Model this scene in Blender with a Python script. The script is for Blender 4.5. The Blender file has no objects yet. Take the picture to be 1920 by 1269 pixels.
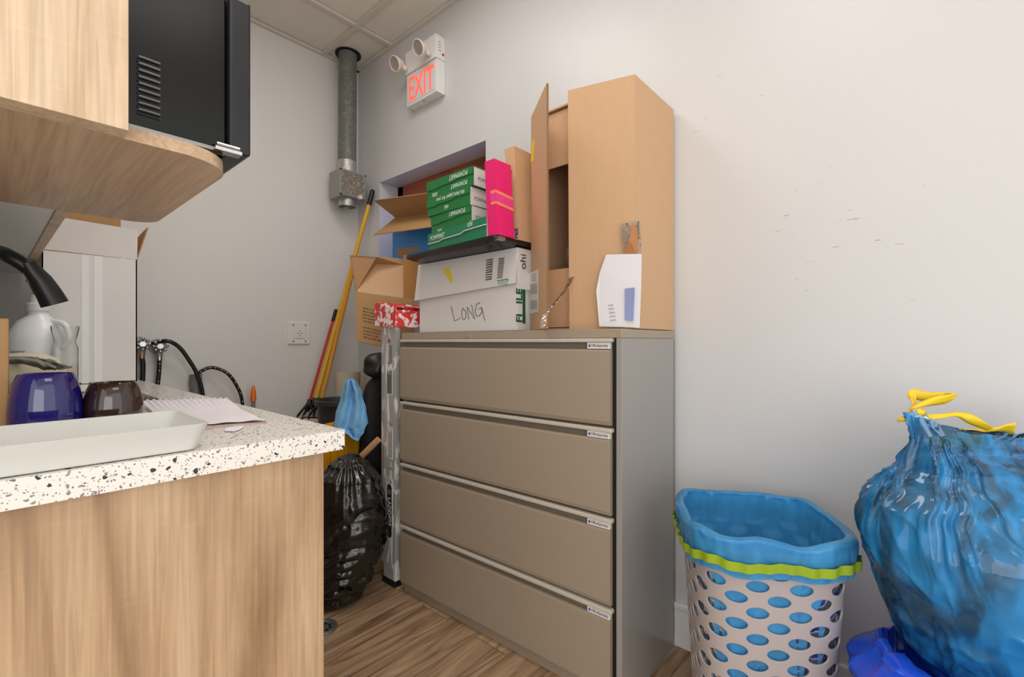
import bpy, bmesh, math, random
from mathutils import Vector, Matrix, noise
random.seed(7)
sc = bpy.context.scene
C = sc.collection
PI = math.pi
# ------------------------------------------------------------------ camera
EYE = 1.08; FPX = 880.0; CX = 960.0; HY = 641.0; YAW = math.radians(48.5)
cam_d = bpy.data.cameras.new('camera'); cam = bpy.data.objects.new('camera', cam_d); C.objects.link(cam)
cam.location = (0, 0, EYE); cam.rotation_euler = (PI/2, 0, -YAW)
cam_d.sensor_width = 36; cam_d.lens = 36*FPX/1920; cam_d.shift_y = 6.5/1920; cam_d.clip_start = 0.02
sc.camera = cam
# ------------------------------------------------------------------ light
w = bpy.data.worlds.new('world'); sc.world = w; w.use_nodes = True
w.node_tree.nodes['Background'].inputs[0].default_value = (1.0, 0.985, 0.97, 1)
w.node_tree.nodes['Background'].inputs[1].default_value = 1.5
def area(name, loc, rot, sx, sy, power, col=(1, .97, .93)):
    d = bpy.data.lights.new(name, 'AREA'); d.shape = 'RECTANGLE'; d.size = sx; d.size_y = sy; d.energy = power; d.color = col
    o = bpy.data.objects.new(name, d); C.objects.link(o); o.location = loc; o.rotation_euler = rot; return o
area('ceiling_area_light', (0.35, 0.35, 2.83), (0, 0, 0), 1.2, 0.6, 9)
area('ceiling_area_light', (0.25, -1.2, 2.83), (0, 0, 0), 1.2, 0.6, 7)
area('ceiling_area_light', (0.75, 1.5, 2.84), (0, 0, 0), 0.6, 0.6, 9)  # extra unseen lamp, added to brighten the dim back wall and corner
area('rear_fill_light', (-1.2, -1.4, 1.15), (math.radians(92), 0, math.radians(-30)), 1.6, 1.9, 20, (1, .99, .98))  # added fill from behind the camera, lifts front faces and cabinet undersides
sc.view_settings.view_transform = 'Standard'; sc.view_settings.look = 'None'
sc.view_settings.gamma = 1; sc.view_settings.exposure = 0.0; sc.view_settings.use_curve_mapping = False
sc.cycles.transparent_max_bounces = 16
# ------------------------------------------------------------------ helpers
FW = Vector((math.sin(YAW), math.cos(YAW), 0)); RT = Vector((math.cos(YAW), -math.sin(YAW), 0))
def ray(x, y): return FW + RT*((x-CX)/FPX) + Vector((0, 0, (HY-y)/FPX))
def pX(x, y, X): r = ray(x, y); t = X/r.x; return Vector((X, r.y*t, EYE+r.z*t))
def pY(x, y, Y): r = ray(x, y); t = Y/r.y; return Vector((r.x*t, Y, EYE+r.z*t))
def pZ(x, y, Z): r = ray(x, y); t = (Z-EYE)/r.z; return Vector((r.x*t, r.y*t, Z))
def pT(x, y, t): r = ray(x, y); return Vector((r.x*t, r.y*t, EYE+r.z*t))

class MB:
    def __init__(s): s.bm = bmesh.new()
    def quad(s, *p):
        vs = [s.bm.verts.new(Vector(q)) for q in p]; s.bm.faces.new(vs); return s
    def box(s, x0, y0, z0, x1, y1, z1, bev=0, M=None):
        b = bmesh.new(); bmesh.ops.create_cube(b, size=1)
        for v in b.verts:
            v.co = Vector(((x0+x1)/2+v.co.x*(x1-x0), (y0+y1)/2+v.co.y*(y1-y0), (z0+z1)/2+v.co.z*(z1-z0)))
        if bev: bmesh.ops.bevel(b, geom=b.edges[:], offset=bev, segments=2, affect='EDGES', profile=.6)
        return s.add(b, M)
    def add(s, b, M=None):
        if M is not None: b.transform(M)
        me = bpy.data.meshes.new('t'); b.to_mesh(me); b.free(); s.bm.from_mesh(me); bpy.data.meshes.remove(me); return s
    def panel(s, pts, th, n=None):
        """a thin plate: polygon pts, thickness th along its normal"""
        pts = [Vector(p) for p in pts]
        if n is None:
            n = (pts[1]-pts[0]).cross(pts[2]-pts[0]).normalized()
        n = Vector(n).normalized()
        a = [s.bm.verts.new(p-n*th/2) for p in pts]; b = [s.bm.verts.new(p+n*th/2) for p in pts]
        s.bm.faces.new(a[::-1]); s.bm.faces.new(b)
        for i in range(len(pts)):
            j = (i+1) % len(pts); s.bm.faces.new((a[i], a[j], b[j], b[i]))
        return s
    def cyl(s, p, q, r, r2=None, seg=24, caps=True):
        p = Vector(p); q = Vector(q); r2 = r if r2 is None else r2
        d = (q-p); L = d.length; d.normalize(); M = Matrix.Translation((p+q)/2) @ d.to_track_quat('Z', 'Y').to_matrix().to_4x4()
        b = bmesh.new(); bmesh.ops.create_cone(b, cap_ends=caps, cap_tris=False, segments=seg, radius1=r, radius2=r2, depth=L)
        return s.add(b, M)
    def sphere(s, c, r, sc3=(1, 1, 1), seg=20, M=None):
        b = bmesh.new(); bmesh.ops.create_uvsphere(b, u_segments=seg, v_segments=seg//2+2, radius=r)
        for v in b.verts: v.co = Vector((v.co.x*sc3[0], v.co.y*sc3[1], v.co.z*sc3[2]))
        if M is not None: b.transform(M)
        b.transform(Matrix.Translation(Vector(c))); return s.add(b)
    def tube(s, pts, r, seg=12, rs=None):
        pts = [Vector(p) for p in pts]; n = len(pts); rings = []; up = None
        for i, p in enumerate(pts):
            d = (pts[min(i+1, n-1)]-pts[max(i-1, 0)]).normalized()
            if up is None:
                up = Vector((0, 0, 1)) if abs(d.z) < .9 else Vector((1, 0, 0))
            a = d.cross(up).normalized(); b_ = a.cross(d).normalized(); up = b_
            rr = rs[i] if rs else r
            rings.append([s.bm.verts.new(p+(a*math.cos(2*PI*k/seg)+b_*math.sin(2*PI*k/seg))*rr) for k in range(seg)])
        for i in range(n-1):
            for k in range(seg):
                s.bm.faces.new((rings[i][k], rings[i][(k+1) % seg], rings[i+1][(k+1) % seg], rings[i+1][k]))
        s.bm.faces.new(rings[0][::-1]); s.bm.faces.new(rings[-1]); return s
    def lathe(s, c, prof, seg=48, sx=1, sy=1):
        c = Vector(c); rings = []
        for r, z in prof:
            if r < 1e-6: rings.append([s.bm.verts.new(c+Vector((0, 0, z)))])
            else: rings.append([s.bm.verts.new(c+Vector((r*sx*math.cos(2*PI*k/seg), r*sy*math.sin(2*PI*k/seg), z))) for k in range(seg)])
        for a, b in zip(rings, rings[1:]):
            for k in range(seg):
                k2 = (k+1) % seg
                if len(a) == 1 and len(b) == 1: continue
                if len(a) == 1: s.bm.faces.new((a[0], b[k2], b[k]))
                elif len(b) == 1: s.bm.faces.new((a[k], a[k2], b[0]))
                else: s.bm.faces.new((a[k], a[k2], b[k2], b[k]))
        return s
    def grid(s, f, nu, nv, wrap=False):
        V = [[s.bm.verts.new(f(i/(nu if wrap else nu-1), j/(nv-1))) for j in range(nv)] for i in range(nu)]
        for i in range(nu if wrap else nu-1):
            for j in range(nv-1):
                i2 = (i+1) % nu; s.bm.faces.new((V[i][j], V[i2][j], V[i2][j+1], V[i][j+1]))
        return s
BASE = {}
def put(name, mb, m, parent=None, smooth=False, mods=None, angle=None, local=False):
    bm = mb.bm
    bmesh.ops.recalc_face_normals(bm, faces=bm.faces[:])
    off = BASE.get(parent.name, Vector()) if (parent and not local) else Vector()
    if off.length: bmesh.ops.translate(bm, verts=bm.verts[:], vec=-off)
    me = bpy.data.meshes.new(name); bm.to_mesh(me); bm.free()
    if smooth:
        for p in me.polygons: p.use_smooth = True
        if angle is not None and hasattr(me, 'set_sharp_from_angle'): me.set_sharp_from_angle(angle=math.radians(angle))
    me.materials.append(m)
    o = bpy.data.objects.new(name, me); C.objects.link(o)
    if parent: o.parent = parent; BASE[o.name] = off
    else: BASE[o.name] = Vector()
    return o
def thing(name, label, cat, loc=(0, 0, 0), rotz=0, group=None):
    o = bpy.data.objects.new(name, None); C.objects.link(o); o.location = loc; o.rotation_euler = (0, 0, rotz)
    o.empty_display_size = .05; o['label'] = label; o['category'] = cat
    if group: o['group'] = group
    BASE[o.name] = Vector(loc); return o
def tag(o, label, cat, group=None, kind=None):
    o['label'] = label; o['category'] = cat
    if group: o['group'] = group
    if kind: o['kind'] = kind
    return o
def struct(name, mb, m, parent=None, **k):
    o = put(name, mb, m, parent, **k)
    if not parent: o['kind'] = 'structure'
    return o
def text(name, s_, size, p, right, up, m, parent, local=False, ext=.0004, sx=1.0, align='LEFT', bold=0):
    cu = bpy.data.curves.new('t', 'FONT'); cu.body = s_; cu.size = size; cu.extrude = ext; cu.align_x = align; cu.offset = bold
    o = bpy.data.objects.new('t', cu); C.objects.link(o)
    bpy.context.view_layer.update()
    me = bpy.data.meshes.new_from_object(o.evaluated_get(bpy.context.evaluated_depsgraph_get()))
    bpy.data.objects.remove(o); bpy.data.curves.remove(cu)
    right = Vector(right).normalized(); up = Vector(up).normalized(); n = right.cross(up)
    M = Matrix(((right.x*sx, up.x, n.x, 0), (right.y*sx, up.y, n.y, 0), (right.z*sx, up.z, n.z, 0), (0, 0, 0, 1)))
    off = BASE.get(parent.name, Vector()) if not local else Vector()
    M = Matrix.Translation(Vector(p)-off) @ M
    me.transform(M); me.name = name; me.materials.clear(); me.materials.append(m)
    o = bpy.data.objects.new(name, me); C.objects.link(o); o.parent = parent; BASE[o.name] = off
    return o
def lerp(a, b, t): return a+(b-a)*t
def interp(tab, x):
    if x <= tab[0][0]: return tab[0][1]
    for (a, b), (c, d) in zip(tab, tab[1:]):
        if x <= c:
            k = (x-a)/(c-a); k = k*k*(3-2*k); return b+(d-b)*k
    return tab[-1][1]
def smooth_path(pts, n=8):
    pts = [Vector(p) for p in pts]; out = []
    for i in range(len(pts)-1):
        p0 = pts[max(i-1, 0)]; p1 = pts[i]; p2 = pts[i+1]; p3 = pts[min(i+2, len(pts)-1)]
        for k in range(n):
            t = k/n
            out.append(.5*((2*p1)+(-p0+p2)*t+(2*p0-5*p1+4*p2-p3)*t*t+(-p0+3*p1-3*p2+p3)*t**3))
    out.append(pts[-1]); return out
# ------------------------------------------------------------------ materials
def srgb(r, g, b):
    f = lambda c: (c/255/12.92) if c/255 <= .04045 else ((c/255+.055)/1.055)**2.4
    return (f(r), f(g), f(b), 1)
def mat(name, col, rough=.5, metal=0, spec=.5, bump=0, bscale=60, var=0, vscale=4, coat=0, emit=None, es=0, trans=0, alpha=1, stretch=(1, 1, 1)):
    m = bpy.data.materials.new(name); m.use_nodes = True; nt = m.node_tree; N = nt.nodes; L = nt.links
    b = N['Principled BSDF']; c = srgb(*col)
    b.inputs['Base Color'].default_value = c; b.inputs['Roughness'].default_value = rough; b.inputs['Metallic'].default_value = metal
    b.inputs['Specular IOR Level'].default_value = spec; b.inputs['Coat Weight'].default_value = coat
    b.inputs['Transmission Weight'].default_value = trans; b.inputs['Alpha'].default_value = alpha
    if emit: b.inputs['Emission Color'].default_value = srgb(*emit); b.inputs['Emission Strength'].default_value = es
    if bump or var:
        tc = N.new('ShaderNodeTexCoord'); mp = N.new('ShaderNodeMapping'); mp.inputs['Scale'].default_value = stretch
        L.new(tc.outputs['Object'], mp.inputs[0])
    if var:
        n = N.new('ShaderNodeTexNoise'); n.inputs['Scale'].default_value = vscale; n.inputs['Detail'].default_value = 6; L.new(mp.outputs[0], n.inputs['Vector'])
        mx = N.new('ShaderNodeMix'); mx.data_type = 'RGBA'
        mx.inputs[6].default_value = tuple(x*(1-var) for x in c[:3])+(1,); mx.inputs[7].default_value = tuple(min(1, x*(1+var)) for x in c[:3])+(1,)
        L.new(n.outputs['Fac'], mx.inputs[0]); L.new(mx.outputs[2], b.inputs['Base Color'])
    if bump:
        n = N.new('ShaderNodeTexNoise'); n.inputs['Scale'].default_value = bscale; n.inputs['Detail'].default_value = 5; L.new(mp.outputs[0], n.inputs['Vector'])
        bp = N.new('ShaderNodeBump'); bp.inputs['Strength'].default_value = bump; bp.inputs['Distance'].default_value = .004
        L.new(n.outputs['Fac'], bp.inputs['Height']); L.new(bp.outputs[0], b.inputs['Normal'])
    return m
def wood(name, c1, c2, c3, grain='Z', rough=.5, scale=1.0, off=(0, 0, 0)):
    m = bpy.data.materials.new(name); m.use_nodes = True; nt = m.node_tree; N = nt.nodes; L = nt.links; b = N['Principled BSDF']
    tc = N.new('ShaderNodeTexCoord'); mp = N.new('ShaderNodeMapping'); L.new(tc.outputs['Object'], mp.inputs[0])
    s_ = {'Z': (9, 9, .9), 'X': (.9, 9, 9), 'Y': (9, .9, 9)}[grain]
    mp.inputs['Scale'].default_value = tuple(x*scale for x in s_); mp.inputs['Location'].default_value = off
    n1 = N.new('ShaderNodeTexNoise'); n1.inputs['Scale'].default_value = 1.1; n1.inputs['Detail'].default_value = 5; n1.inputs['Distortion'].default_value = 1.6
    L.new(mp.outputs[0], n1.inputs['Vector'])
    mp2 = N.new('ShaderNodeMapping'); L.new(tc.outputs['Object'], mp2.inputs[0])
    s2 = {'Z': (150, 150, 5), 'X': (5, 150, 150), 'Y': (150, 5, 150)}[grain]; mp2.inputs['Scale'].default_value = s2
    n2 = N.new('ShaderNodeTexNoise'); n2.inputs['Scale'].default_value = 1; n2.inputs['Detail'].default_value = 6; n2.inputs['Distortion'].default_value = .6
    L.new(mp2.outputs[0], n2.inputs['Vector'])
    # cross-cut saw marks
    mp3 = N.new('ShaderNodeMapping'); L.new(tc.outputs['Object'], mp3.inputs[0])
    s3 = {'Z': (14, 14, 160), 'X': (160, 14, 14), 'Y': (14, 160, 14)}[grain]; mp3.inputs['Scale'].default_value = s3
    n3 = N.new('ShaderNodeTexNoise'); n3.inputs['Scale'].default_value = 1; n3.inputs['Detail'].default_value = 4; L.new(mp3.outputs[0], n3.inputs['Vector'])
    r = N.new('ShaderNodeValToRGB'); e = r.color_ramp.elements; e[0].position = .3; e[0].color = srgb(*c3); e[1].position = .68; e[1].color = srgb(*c1)
    x = r.color_ramp.elements.new(.47); x.color = srgb(*c2); L.new(n1.outputs['Fac'], r.inputs[0])
    r2 = N.new('ShaderNodeMapRange'); r2.inputs[1].default_value = .3; r2.inputs[2].default_value = .65; r2.inputs[3].default_value = .78; r2.inputs[4].default_value = 1.08
    L.new(n2.outputs['Fac'], r2.inputs[0])
    r3 = N.new('ShaderNodeMapRange'); r3.inputs[1].default_value = .55; r3.inputs[2].default_value = .72; r3.inputs[3].default_value = 1.0; r3.inputs[4].default_value = 1.06
    L.new(n3.outputs['Fac'], r3.inputs[0])
    mu = N.new('ShaderNodeMath'); mu.operation = 'MULTIPLY'; L.new(r2.outputs[0], mu.inputs[0]); L.new(r3.outputs[0], mu.inputs[1])
    vm = N.new('ShaderNodeVectorMath'); vm.operation = 'SCALE'; L.new(r.outputs[0], vm.inputs[0]); L.new(mu.outputs[0], vm.inputs['Scale'])
    L.new(vm.outputs[0], b.inputs['Base Color']); b.inputs['Roughness'].default_value = rough
    bp = N.new('ShaderNodeBump'); bp.inputs['Strength'].default_value = .25; bp.inputs['Distance'].default_value = .001; L.new(n2.outputs['Fac'], bp.inputs['Height']); L.new(bp.outputs[0], b.inputs['Normal'])
    return m
def film(name, tcol, dcol, opacity=.5, rough=.15, bump=.6, bscale=18, stretch=(1, 1, 1), fold=0, fs=4, ior=1.4, bd=.01):
    """thin plastic film: part clear and tinted, part scattering, glossy"""
    m = bpy.data.materials.new(name); m.use_nodes = True; nt = m.node_tree; N = nt.nodes; L = nt.links
    for n in list(N):
        if n.type == 'BSDF_PRINCIPLED': N.remove(n)
    out = N['Material Output']
    tr = N.new('ShaderNodeBsdfTransparent'); tr.inputs[0].default_value = srgb(*tcol)
    df = N.new('ShaderNodeBsdfDiffuse'); df.inputs[0].default_value = srgb(*dcol)
    tl = N.new('ShaderNodeBsdfTranslucent'); tl.inputs[0].default_value = srgb(*dcol)
    m0 = N.new('ShaderNodeMixShader'); m0.inputs[0].default_value = .45; L.new(df.outputs[0], m0.inputs[1]); L.new(tl.outputs[0], m0.inputs[2])
    m1 = N.new('ShaderNodeMixShader'); m1.inputs[0].default_value = opacity; L.new(tr.outputs[0], m1.inputs[1]); L.new(m0.outputs[0], m1.inputs[2])
    gl = N.new('ShaderNodeBsdfGlossy'); gl.inputs['Roughness'].default_value = rough
    fr = N.new('ShaderNodeFresnel'); fr.inputs[0].default_value = ior
    m2 = N.new('ShaderNodeMixShader'); L.new(fr.outputs[0], m2.inputs[0]); L.new(m1.outputs[0], m2.inputs[1]); L.new(gl.outputs[0], m2.inputs[2])
    L.new(m2.outputs[0], out.inputs[0])
    tc = N.new('ShaderNodeTexCoord'); mp = N.new('ShaderNodeMapping'); mp.inputs['Scale'].default_value = stretch; L.new(tc.outputs['Object'], mp.inputs[0])
    n = N.new('ShaderNodeTexNoise'); n.inputs['Scale'].default_value = bscale; n.noise_type = 'RIDGED_MULTIFRACTAL'; n.inputs['Detail'].default_value = 3; n.inputs['Distortion'].default_value = .6; L.new(mp.outputs[0], n.inputs['Vector'])
    bp = N.new('ShaderNodeBump'); bp.inputs['Strength'].default_value = bump; bp.inputs['Distance'].default_value = bd; L.new(n.outputs['Fac'], bp.inputs['Height'])
    for q in (gl, df, fr): L.new(bp.outputs[0], q.inputs['Normal'])
    if fold:
        mp2 = N.new('ShaderNodeMapping'); mp2.inputs['Scale'].default_value = stretch; L.new(tc.outputs['Object'], mp2.inputs[0])
        n2 = N.new('ShaderNodeTexNoise'); n2.inputs['Scale'].default_value = fs; n2.inputs['Detail'].default_value = 5; n2.inputs['Distortion'].default_value = 1.2; L.new(mp2.outputs[0], n2.inputs['Vector'])
        r_ = N.new('ShaderNodeMapRange'); r_.inputs[1].default_value = .42; r_.inputs[2].default_value = .62; r_.inputs[3].default_value = opacity; r_.inputs[4].default_value = opacity+fold; L.new(n2.outputs['Fac'], r_.inputs[0])
        L.new(r_.outputs[0], m1.inputs[0])
    return m
def granite():
    m = bpy.data.materials.new('speckled_quartz'); m.use_nodes = True; nt = m.node_tree; N = nt.nodes; L = nt.links; b = N['Principled BSDF']
    tc = N.new('ShaderNodeTexCoord')
    dn = N.new('ShaderNodeTexNoise'); dn.inputs['Scale'].default_value = 90; dn.inputs['Detail'].default_value = 3; L.new(tc.outputs['Object'], dn.inputs['Vector'])
    ad = N.new('ShaderNodeVectorMath'); ad.operation = 'SCALE'; ad.inputs['Scale'].default_value = .012; L.new(dn.outputs['Color'], ad.inputs[0])
    a2 = N.new('ShaderNodeVectorMath'); a2.operation = 'ADD'; L.new(tc.outputs['Object'], a2.inputs[0]); L.new(ad.outputs[0], a2.inputs[1])
    col = None; base = srgb(234, 231, 223)
    prev = None
    for sc_, thr, rad, c in ((190, .12, .40, (138, 130, 122)), (330, .14, .42, (160, 154, 146)), (125, .13, .36, (50, 38, 36)), (420, .14, .42, (112, 104, 98))):
        v = N.new('ShaderNodeTexVoronoi'); v.inputs['Scale'].default_value = sc_; L.new(a2.outputs[0], v.inputs['Vector'])
        sp = N.new('ShaderNodeSeparateColor'); L.new(v.outputs['Color'], sp.inputs[0])
        lt = N.new('ShaderNodeMath'); lt.operation = 'LESS_THAN'; lt.inputs[1].default_value = thr; L.new(sp.outputs[0], lt.inputs[0])
        l2 = N.new('ShaderNodeMath'); l2.operation = 'LESS_THAN'; l2.inputs[1].default_value = rad; L.new(v.outputs['Distance'], l2.inputs[0])
        mu = N.new('ShaderNodeMath'); mu.operation = 'MULTIPLY'; L.new(lt.outputs[0], mu.inputs[0]); L.new(l2.outputs[0], mu.inputs[1])
        mx = N.new('ShaderNodeMix'); mx.data_type = 'RGBA'; L.new(mu.outputs[0], mx.inputs[0]); mx.inputs[7].default_value = srgb(*c)
        if prev is None: mx.inputs[6].default_value = base
        else: L.new(prev, mx.inputs[6])
        prev = mx.outputs[2]
    L.new(prev, b.inputs['Base Color']); b.inputs['Roughness'].default_value = .16
    return m
def floor_mat():
    m = bpy.data.materials.new('oak_vinyl_planks'); m.use_nodes = True; nt = m.node_tree; N = nt.nodes; L = nt.links; b = N['Principled BSDF']
    tc = N.new('ShaderNodeTexCoord')
    br = N.new('ShaderNodeTexBrick'); br.inputs['Scale'].default_value = 1; br.inputs['Brick Width'].default_value = 1.2; br.inputs['Row Height'].default_value = .155
    br.inputs['Mortar Size'].default_value = .0014; br.offset = .37; br.inputs['Color1'].default_value = (.82, .82, .82, 1); br.inputs['Color2'].default_value = (1.08, 1.08, 1.08, 1)
    br.inputs['Mortar'].default_value = (.3, .27, .24, 1); L.new(tc.outputs['Object'], br.inputs['Vector'])
    off = N.new('ShaderNodeVectorMath'); off.operation = 'MULTIPLY_ADD'; L.new(br.outputs['Color'], off.inputs[0]); off.inputs[1].default_value = (37, 53, 11)
    L.new(tc.outputs['Object'], off.inputs[2])
    mp = N.new('ShaderNodeMapping'); mp.inputs['Scale'].default_value = (1.6, 15, 1); L.new(off.outputs[0], mp.inputs[0])
    n = N.new('ShaderNodeTexNoise'); n.inputs['Scale'].default_value = 1.6; n.inputs['Detail'].default_value = 8; n.inputs['Distortion'].default_value = 1.4; L.new(mp.outputs[0], n.inputs['Vector'])
    r = N.new('ShaderNodeValToRGB'); e = r.color_ramp.elements; e[0].position = .3; e[0].color = srgb(112, 86, 62); e[1].position = .7; e[1].color = srgb(192, 164, 132)
    x = e.new(.47); x.color = srgb(164, 134, 104); L.new(n.outputs['Fac'], r.inputs[0])
    mx = N.new('ShaderNodeMix'); mx.data_type = 'RGBA'; mx.blend_type = 'MULTIPLY'; mx.inputs[0].default_value = 1; L.new(r.outputs[0], mx.inputs[6]); L.new(br.outputs['Color'], mx.inputs[7])
    L.new(mx.outputs[2], b.inputs['Base Color']); b.inputs['Roughness'].default_value = .42
    bp = N.new('ShaderNodeBump'); bp.inputs['Strength'].default_value = .2; bp.inputs['Distance'].default_value = .002; L.new(n.outputs['Fac'], bp.inputs['Height']); L.new(bp.outputs[0], b.inputs['Normal'])
    return m
def wall_mat(name, base, scuffs=False):
    m = bpy.data.materials.new(name); m.use_nodes = True; nt = m.node_tree; N = nt.nodes; L = nt.links; b = N['Principled BSDF']
    tc = N.new('ShaderNodeTexCoord'); n = N.new('ShaderNodeTexNoise'); n.inputs['Scale'].default_value = 1.6; n.inputs['Detail'].default_value = 5; L.new(tc.outputs['Object'], n.inputs['Vector'])
    c = srgb(*base); mx = N.new('ShaderNodeMix'); mx.data_type = 'RGBA'; mx.inputs[6].default_value = tuple(x*.95 for x in c[:3])+(1,); mx.inputs[7].default_value = tuple(min(1, x*1.03) for x in c[:3])+(1,)
    L.new(n.outputs['Fac'], mx.inputs[0]); last = mx.outputs[2]
    if scuffs:
        mp = N.new('ShaderNodeMapping'); mp.inputs['Scale'].default_value = (1, 18, 150); mp.inputs['Rotation'].default_value = (math.radians(-9), 0, 0); L.new(tc.outputs['Object'], mp.inputs[0])
        n2 = N.new('ShaderNodeTexNoise'); n2.inputs['Scale'].default_value = 1; n2.inputs['Detail'].default_value = 2; L.new(mp.outputs[0], n2.inputs['Vector'])
        n3 = N.new('ShaderNodeTexNoise'); n3.inputs['Scale'].default_value = 2.3; n3.inputs['Detail'].default_value = 1; L.new(tc.outputs['Object'], n3.inputs['Vector'])
        g = N.new('ShaderNodeMath'); g.operation = 'MULTIPLY_ADD'; L.new(n3.outputs['Fac'], g.inputs[0]); g.inputs[1].default_value = .35; L.new(n2.outputs['Fac'], g.inputs[2])
        rr = N.new('ShaderNodeMapRange'); rr.inputs[1].default_value = .965; rr.inputs[2].default_value = 1.0; rr.inputs[3].default_value = 0; rr.inputs[4].default_value = .6; L.new(g.outputs[0], rr.inputs[0])
        m2 = N.new('ShaderNodeMix'); m2.data_type = 'RGBA'; L.new(rr.outputs[0], m2.inputs[0]); L.new(last, m2.inputs[6]); m2.inputs[7].default_value = srgb(120, 112, 104); last = m2.outputs[2]
    L.new(last, b.inputs['Base Color']); b.inputs['Roughness'].default_value = .38
    nb = N.new('ShaderNodeTexNoise'); nb.inputs['Scale'].default_value = 130; nb.inputs['Detail'].default_value = 3; L.new(tc.outputs['Object'], nb.inputs['Vector'])
    bp = N.new('ShaderNodeBump'); bp.inputs['Strength'].default_value = .12; bp.inputs['Distance'].default_value = .002; L.new(nb.outputs['Fac'], bp.inputs['Height']); L.new(bp.outputs[0], b.inputs['Normal'])
    return m
def splash(name, base, dirt, scale, thr, rough=.4, metal=0, stretch=(1, 1, 1), soft=.04):
    """base colour with irregular splashes of another paint"""
    m = mat(name, base, rough, metal); nt = m.node_tree; N = nt.nodes; L = nt.links; b = N['Principled BSDF']
    tc = N.new('ShaderNodeTexCoord'); mp = N.new('ShaderNodeMapping'); mp.inputs['Scale'].default_value = stretch; L.new(tc.outputs['Object'], mp.inputs[0])
    n = N.new('ShaderNodeTexNoise'); n.inputs['Scale'].default_value = scale; n.inputs['Detail'].default_value = 5; n.inputs['Distortion'].default_value = .7; L.new(mp.outputs[0], n.inputs['Vector'])
    r = N.new('ShaderNodeMapRange'); r.inputs[1].default_value = thr; r.inputs[2].default_value = thr+soft; L.new(n.outputs['Fac'], r.inputs[0])
    mx = N.new('ShaderNodeMix'); mx.data_type = 'RGBA'; mx.inputs[6].default_value = srgb(*base); mx.inputs[7].default_value = srgb(*dirt); L.new(r.outputs[0], mx.inputs[0]); L.new(mx.outputs[2], b.inputs['Base Color'])
    if metal:
        mm = N.new('ShaderNodeMath'); mm.operation = 'SUBTRACT'; mm.inputs[0].default_value = metal; L.new(r.outputs[0], mm.inputs[1]); mm.use_clamp = True; L.new(mm.outputs[0], b.inputs['Metallic'])
    return m
M_wall = wall_mat('painted_wall', (228, 227, 224)); M_wallr = wall_mat('painted_wall_scuffed', (213, 213, 213), True)
M_ceil = mat('ceiling_tile', (234, 229, 220), .9, bump=.5, bscale=220)
M_grid = mat('ceiling_grid', (214, 209, 200), .5)
M_white = mat('white_paint', (235, 235, 233), .4)
M_wplas = mat('white_plastic', (232, 231, 228), .35, var=.02)
M_floor = floor_mat()
M_oak = wood('light_oak_laminate', (226, 202, 172), (214, 187, 155), (194, 165, 132), 'Z', .45)
M_oakc = wood('oak_laminate_counter', (206, 177, 142), (186, 153, 118), (150, 118, 86), 'Z', .45, .75)
M_oaku = wood('oak_laminate_shelf', (212, 184, 152), (196, 165, 132), (168, 138, 108), 'Y', .45, .6)
M_granite = granite()
M_bmetal = mat('black_painted_steel', (15, 17, 16), .2, spec=.3, var=.3, vscale=8)
M_bgloss = mat('black_glass_trim', (34, 35, 39), .25, spec=.4, var=.3, vscale=18)
M_dark = mat('dark_gap', (10, 10, 10), .6); M_bplas = mat('black_plastic', (18, 18, 19), .38); M_chrome = mat('chrome', (200, 200, 200), .15, 1, bump=.1, bscale=90)
M_taupe = mat('taupe_enamel', (162, 148, 130), .34, spec=.5, var=.03, vscale=300, bump=.06, bscale=500)
M_taupel = mat('taupe_light_trim', (200, 192, 178), .3, var=.02)
M_taupeg = mat('taupe_enamel_blue_reflection', (156, 152, 147), .22, spec=.6, bump=.03, bscale=400)  # cabinet taupe cooled: bluish reflection on the side put into the colour
M_card = mat('cardboard', (206, 168, 130), .8, bump=.12, bscale=90, var=.04, vscale=70, stretch=(1, 1, .3))
M_cardb = mat('cardboard_brown', (182, 142, 96), .8, bump=.12, bscale=70, var=.05, vscale=40)
M_cardd = mat('cardboard_cut_edge', (150, 112, 76), .9, bump=.9, bscale=260)
M_wcard = mat('white_cardboard', (228, 226, 224), .6, bump=.12, bscale=30, var=.03, vscale=9)
M_ink = mat('black_ink', (40, 38, 38), .6); M_ginkl = mat('print_grey', (130, 128, 128), .6); M_bink = mat('brown_ink', (104, 76, 50), .7)
M_green = mat('green_print', (30, 122, 62), .42, var=.05, vscale=6); M_green2 = mat('deep_green_print', (24, 128, 88), .42, var=.04)
M_gink = mat('dark_green_ink', (20, 90, 56), .5); M_wink = mat('white_ink', (225, 232, 225), .5)
M_pink = mat('hot_pink_card', (236, 34, 118), .4, var=.04, bump=.08, bscale=20); M_tape = mat('orange_tape', (246, 150, 104), .4); M_pinkl = mat('pale_pink_tape', (240, 66, 146), .35)
M_blue = mat('blue_print', (44, 146, 230), .45, var=.06, vscale=10); M_bluel = mat('light_blue_ink', (90, 165, 220), .5)
M_purple = mat('purple_ink', (96, 48, 140), .6)
M_yel = mat('yellow_fibreglass', (228, 176, 26), .32); M_yel2 = mat('amber_fibreglass', (214, 148, 34), .35); M_redp = mat('red_pole', (196, 52, 34), .35)
M_bucket = mat('yellow_plastic', (222, 158, 20), .38)
M_ladder = splash('paint_splashed_aluminium', (188, 188, 185), (240, 240, 236), 26, .53, .35, .2, (1, 1, .3))
M_redcap = splash('paint_splashed_red_plastic', (222, 58, 56), (244, 232, 232), 30, .50, .35)
M_duct = splash('galvanised_duct', (112, 115, 109), (132, 135, 128), 60, .5, .55, .3, soft=.2)
M_foil = mat('foil_tape', (190, 188, 184), .35, .8, bump=.8, bscale=120); M_lint = splash('lint_screen', (128, 120, 108), (172, 166, 156), 70, .5, .95, soft=.15)
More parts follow.
